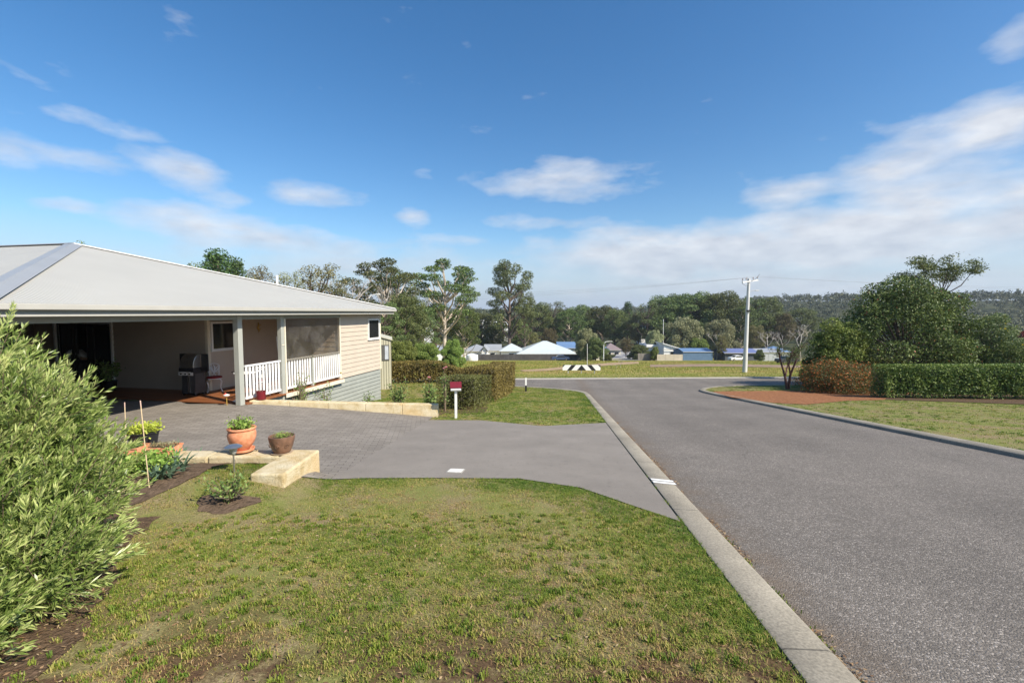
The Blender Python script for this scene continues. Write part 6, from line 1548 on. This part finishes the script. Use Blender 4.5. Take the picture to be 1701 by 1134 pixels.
def fence(lab, u0, u1, vt, vb, Y, m, npan, gap=.0):
    a, b = at(u0, vt, Y), at(u1, vt, Y); z0 = min(at(u0, vb, Y).z, gz((a.x+b.x)/2, Y)); t = thing('fence', lab, 'fence', ((a.x+b.x)/2, Y, z0), 'back fences beyond the field'); W = (b.x-a.x)/npan
    for i in range(npan):
        q = MB(); q.box((a.x+i*W+.06, Y, z0-.2), (a.x+(i+1)*W-.06, Y+.06, a.z)); q.build('panel', m, t)
    for i in range(npan+1):
        q = MB(); q.box((a.x+i*W-.055, Y-.03, z0-.2), (a.x+i*W+.055, Y+.09, a.z+.05)); q.build('post', m, t)
fence('long dark timber fence in front of the pale hip roofs', 795, 965, 588.5, 598, 130, mat('fence_dark', (.075, .07, .07), .9, .25, .6, 0), 24)
fence('weathered grey fence left of the pale fence panels', 1060, 1092, 587, 598, 126, mat('fence_grey', (.22, .20, .18), .9, .2, .6, 0), 6)
fence('pale beige fence panels in front of the white modern house', 1092, 1134, 588.5, 599.5, 124, mat('fence_beige', (.50, .44, .35), .9, .1, .6, 0), 3)
fence('pale corrugated fence in front of the house right of the power pole', 1262, 1292, 588, 601, 120, mat('fence_pale', (.42, .44, .44), .8, .1, .6, 0), 4)
q = at(784, 591, 124); q.z = gz(q.x, 124); tk = MB(); tk.lathe(q, [(0,0),(1.6,0),(1.65,.1),(1.65,1.5),(1.6,1.62),(0,2.0)], 28); tag(tk.build('water_tank', M_white, None, tuple(q)), 'squat white water tank left of the dark timber fence', 'water tank')

def car(u, v, Y, lab, m, L=4.3, rz=0.):
    c = at(u, v, Y); z = gz(c.x, Y)+.02; t = thing('parked_car', lab, 'car', (c.x, Y, z), 'cars parked beyond the field', rz)
    prof = [(-L/2,.35),(-L/2,.75),(-L/2+.15,.92),(-L*.28,.98),(-L*.14,1.42),(L*.18,1.46),(L*.32,1.0),(L/2-.1,.86),(L/2,.7),(L/2,.35)]
    def bld(mb, nm, mm, par=None):
        me = bpy.data.meshes.new(nm); me.from_pydata([tuple(v_) for v_ in mb.v], [], mb.f); me.materials.append(mm); me.update(); return link(nm, me, par or t)
    b = MB(); k = len(prof); vs = [(x, -.86, y) for x, y in prof]+[(x, .86, y) for x, y in prof]; b.add(vs, [tuple(range(k))[::-1], tuple(range(k, 2*k))]+[(i, (i+1) % k, (i+1) % k+k, i+k) for i in range(k)]); bd_ = bld(b, 'body', m)
    for sg in (-1, 1):
        g = MB(); y = .865*sg; g.add([(-L*.24, y, 1.0), (-L*.13, y, 1.34), (L*.16, y, 1.38), (L*.27, y, 1.0)], [(0,1,2,3)]); bld(g, 'side_window', M_glass)
        for x in (-L*.31, L*.31):
            w_ = MB(); w_.tube([(x, .70*sg, .32), (x, .90*sg, .32)], .32, 16); wh = bld(w_, 'wheel', M_black); h = MB(); h.tube([(x, .90*sg, .32), (x, .915*sg, .32)], .18, 12); bld(h, 'rim', M_steel, wh)
    for (x0, z0, x1, z1) in ((-L*.275, 1.0, -L*.15, 1.38), (L*.315, 1.02, L*.195, 1.42)):
        o_ = .012*(-1 if x0 < 0 else 1); g = MB(); g.add([(x0+o_, -.72, z0), (x0+o_, .72, z0), (x1+o_, .66, z1), (x1+o_, -.66, z1)], [(0,1,2,3)]); bld(g, 'windscreen', M_glass)
    return t
car(1224, 596, 121, 'white car parked under the carport left of the power pole', M_white, 4.2, .1)
car(1307, 603, 92, 'dark parked car with a pale front left of the forked tree', mat('car_dark', (.05,.05,.06), .3), 4.4, 0.2)
car(931, 589, 127.5, 'dark blue car roof showing above the dark timber fence', mat('car_blue', (.05,.08,.16), .3), 5., 0)

# green garden shed behind the near house
q0 = at(651, 642, 23.4); zb = -4.02; zt = at(651, 564.6, 23.4).z; X1 = q0.x; X0 = X1-3.0
M_shed = rib_mat('shed_sheet', (.44, .42, .31), (1, 0), .12, rough=.55, strength=.8)
sh = thing('garden_shed', 'pale green metal garden shed with a gable roof behind the house corner', 'shed', ((X0+X1)/2, 23.4, zb))
s = MB(); s.box((X0, 23.4, zb-.3), (X1, 26.2, zt-.0)); s.add([(X0, 23.4, zt), (X1, 23.4, zt), ((X0+X1)/2, 23.4, zt+.42)], [(0,1,2)]); s.build('wall', M_shed, sh)
s = MB(); xm = (X0+X1)/2; s.add([(X0-.06, 23.33, zt-.02), (xm, 23.33, zt+.44), (xm, 26.3, zt+.44), (X0-.06, 26.3, zt-.02), (X1+.06, 23.33, zt-.02), (X1+.06, 26.3, zt-.02)]+[(a, b, c+.04) for a, b, c in [(X0-.06, 23.33, zt-.02), (xm, 23.33, zt+.44), (xm, 26.3, zt+.44), (X0-.06, 26.3, zt-.02), (X1+.06, 23.33, zt-.02), (X1+.06, 26.3, zt-.02)]], [(0,1,2,3),(1,4,5,2),(6,9,8,7),(7,8,11,10),(0,6,7,1),(1,7,10,4),(4,10,11,5),(0,3,9,6)]); s.build('roof', mat('shed_trim', (.50,.48,.36), .5), sh)
a, b = at(633.8, 598, 23.37), at(646.5, 572.5, 23.37); fr_ = MB(); fr_.box((a.x, 23.36, a.z), (b.x, 23.398, b.z)); wn = fr_.build('window', mat('shed_window_frame', (.10,.10,.09)), sh)
g_ = MB(); xm2 = a.x*.55+b.x*.45; g_.box((xm2, 23.345, a.z+.05), (b.x-.05, 23.358, b.z-.05)); g_.build('pane', mat('hazy_pane', (.50,.54,.58), .15), wn)
sh.rotation_euler = (0, 0, R(15)); sh.location = (sh.location.x+.05, sh.location.y-.39, sh.location.z)

# ------------------------------------------------------------------ air: one even, thin volume
hm_, hnt, hb_, ho_ = new_mat('haze'); hnt.nodes.remove(hb_)
pv = N(hnt, 'ShaderNodeVolumePrincipled'); pv.inputs['Color'].default_value = (.80, .88, 1., 1); pv.inputs['Density'].default_value = .0002; pv.inputs['Anisotropy'].default_value = .2
hnt.links.new(pv.outputs[0], ho_.inputs['Volume'])
hz_ = MB().box((-3800, -3700, -60), (3900, 3800, 95)).build('haze', hm_); tag(hz_, kind='stuff')
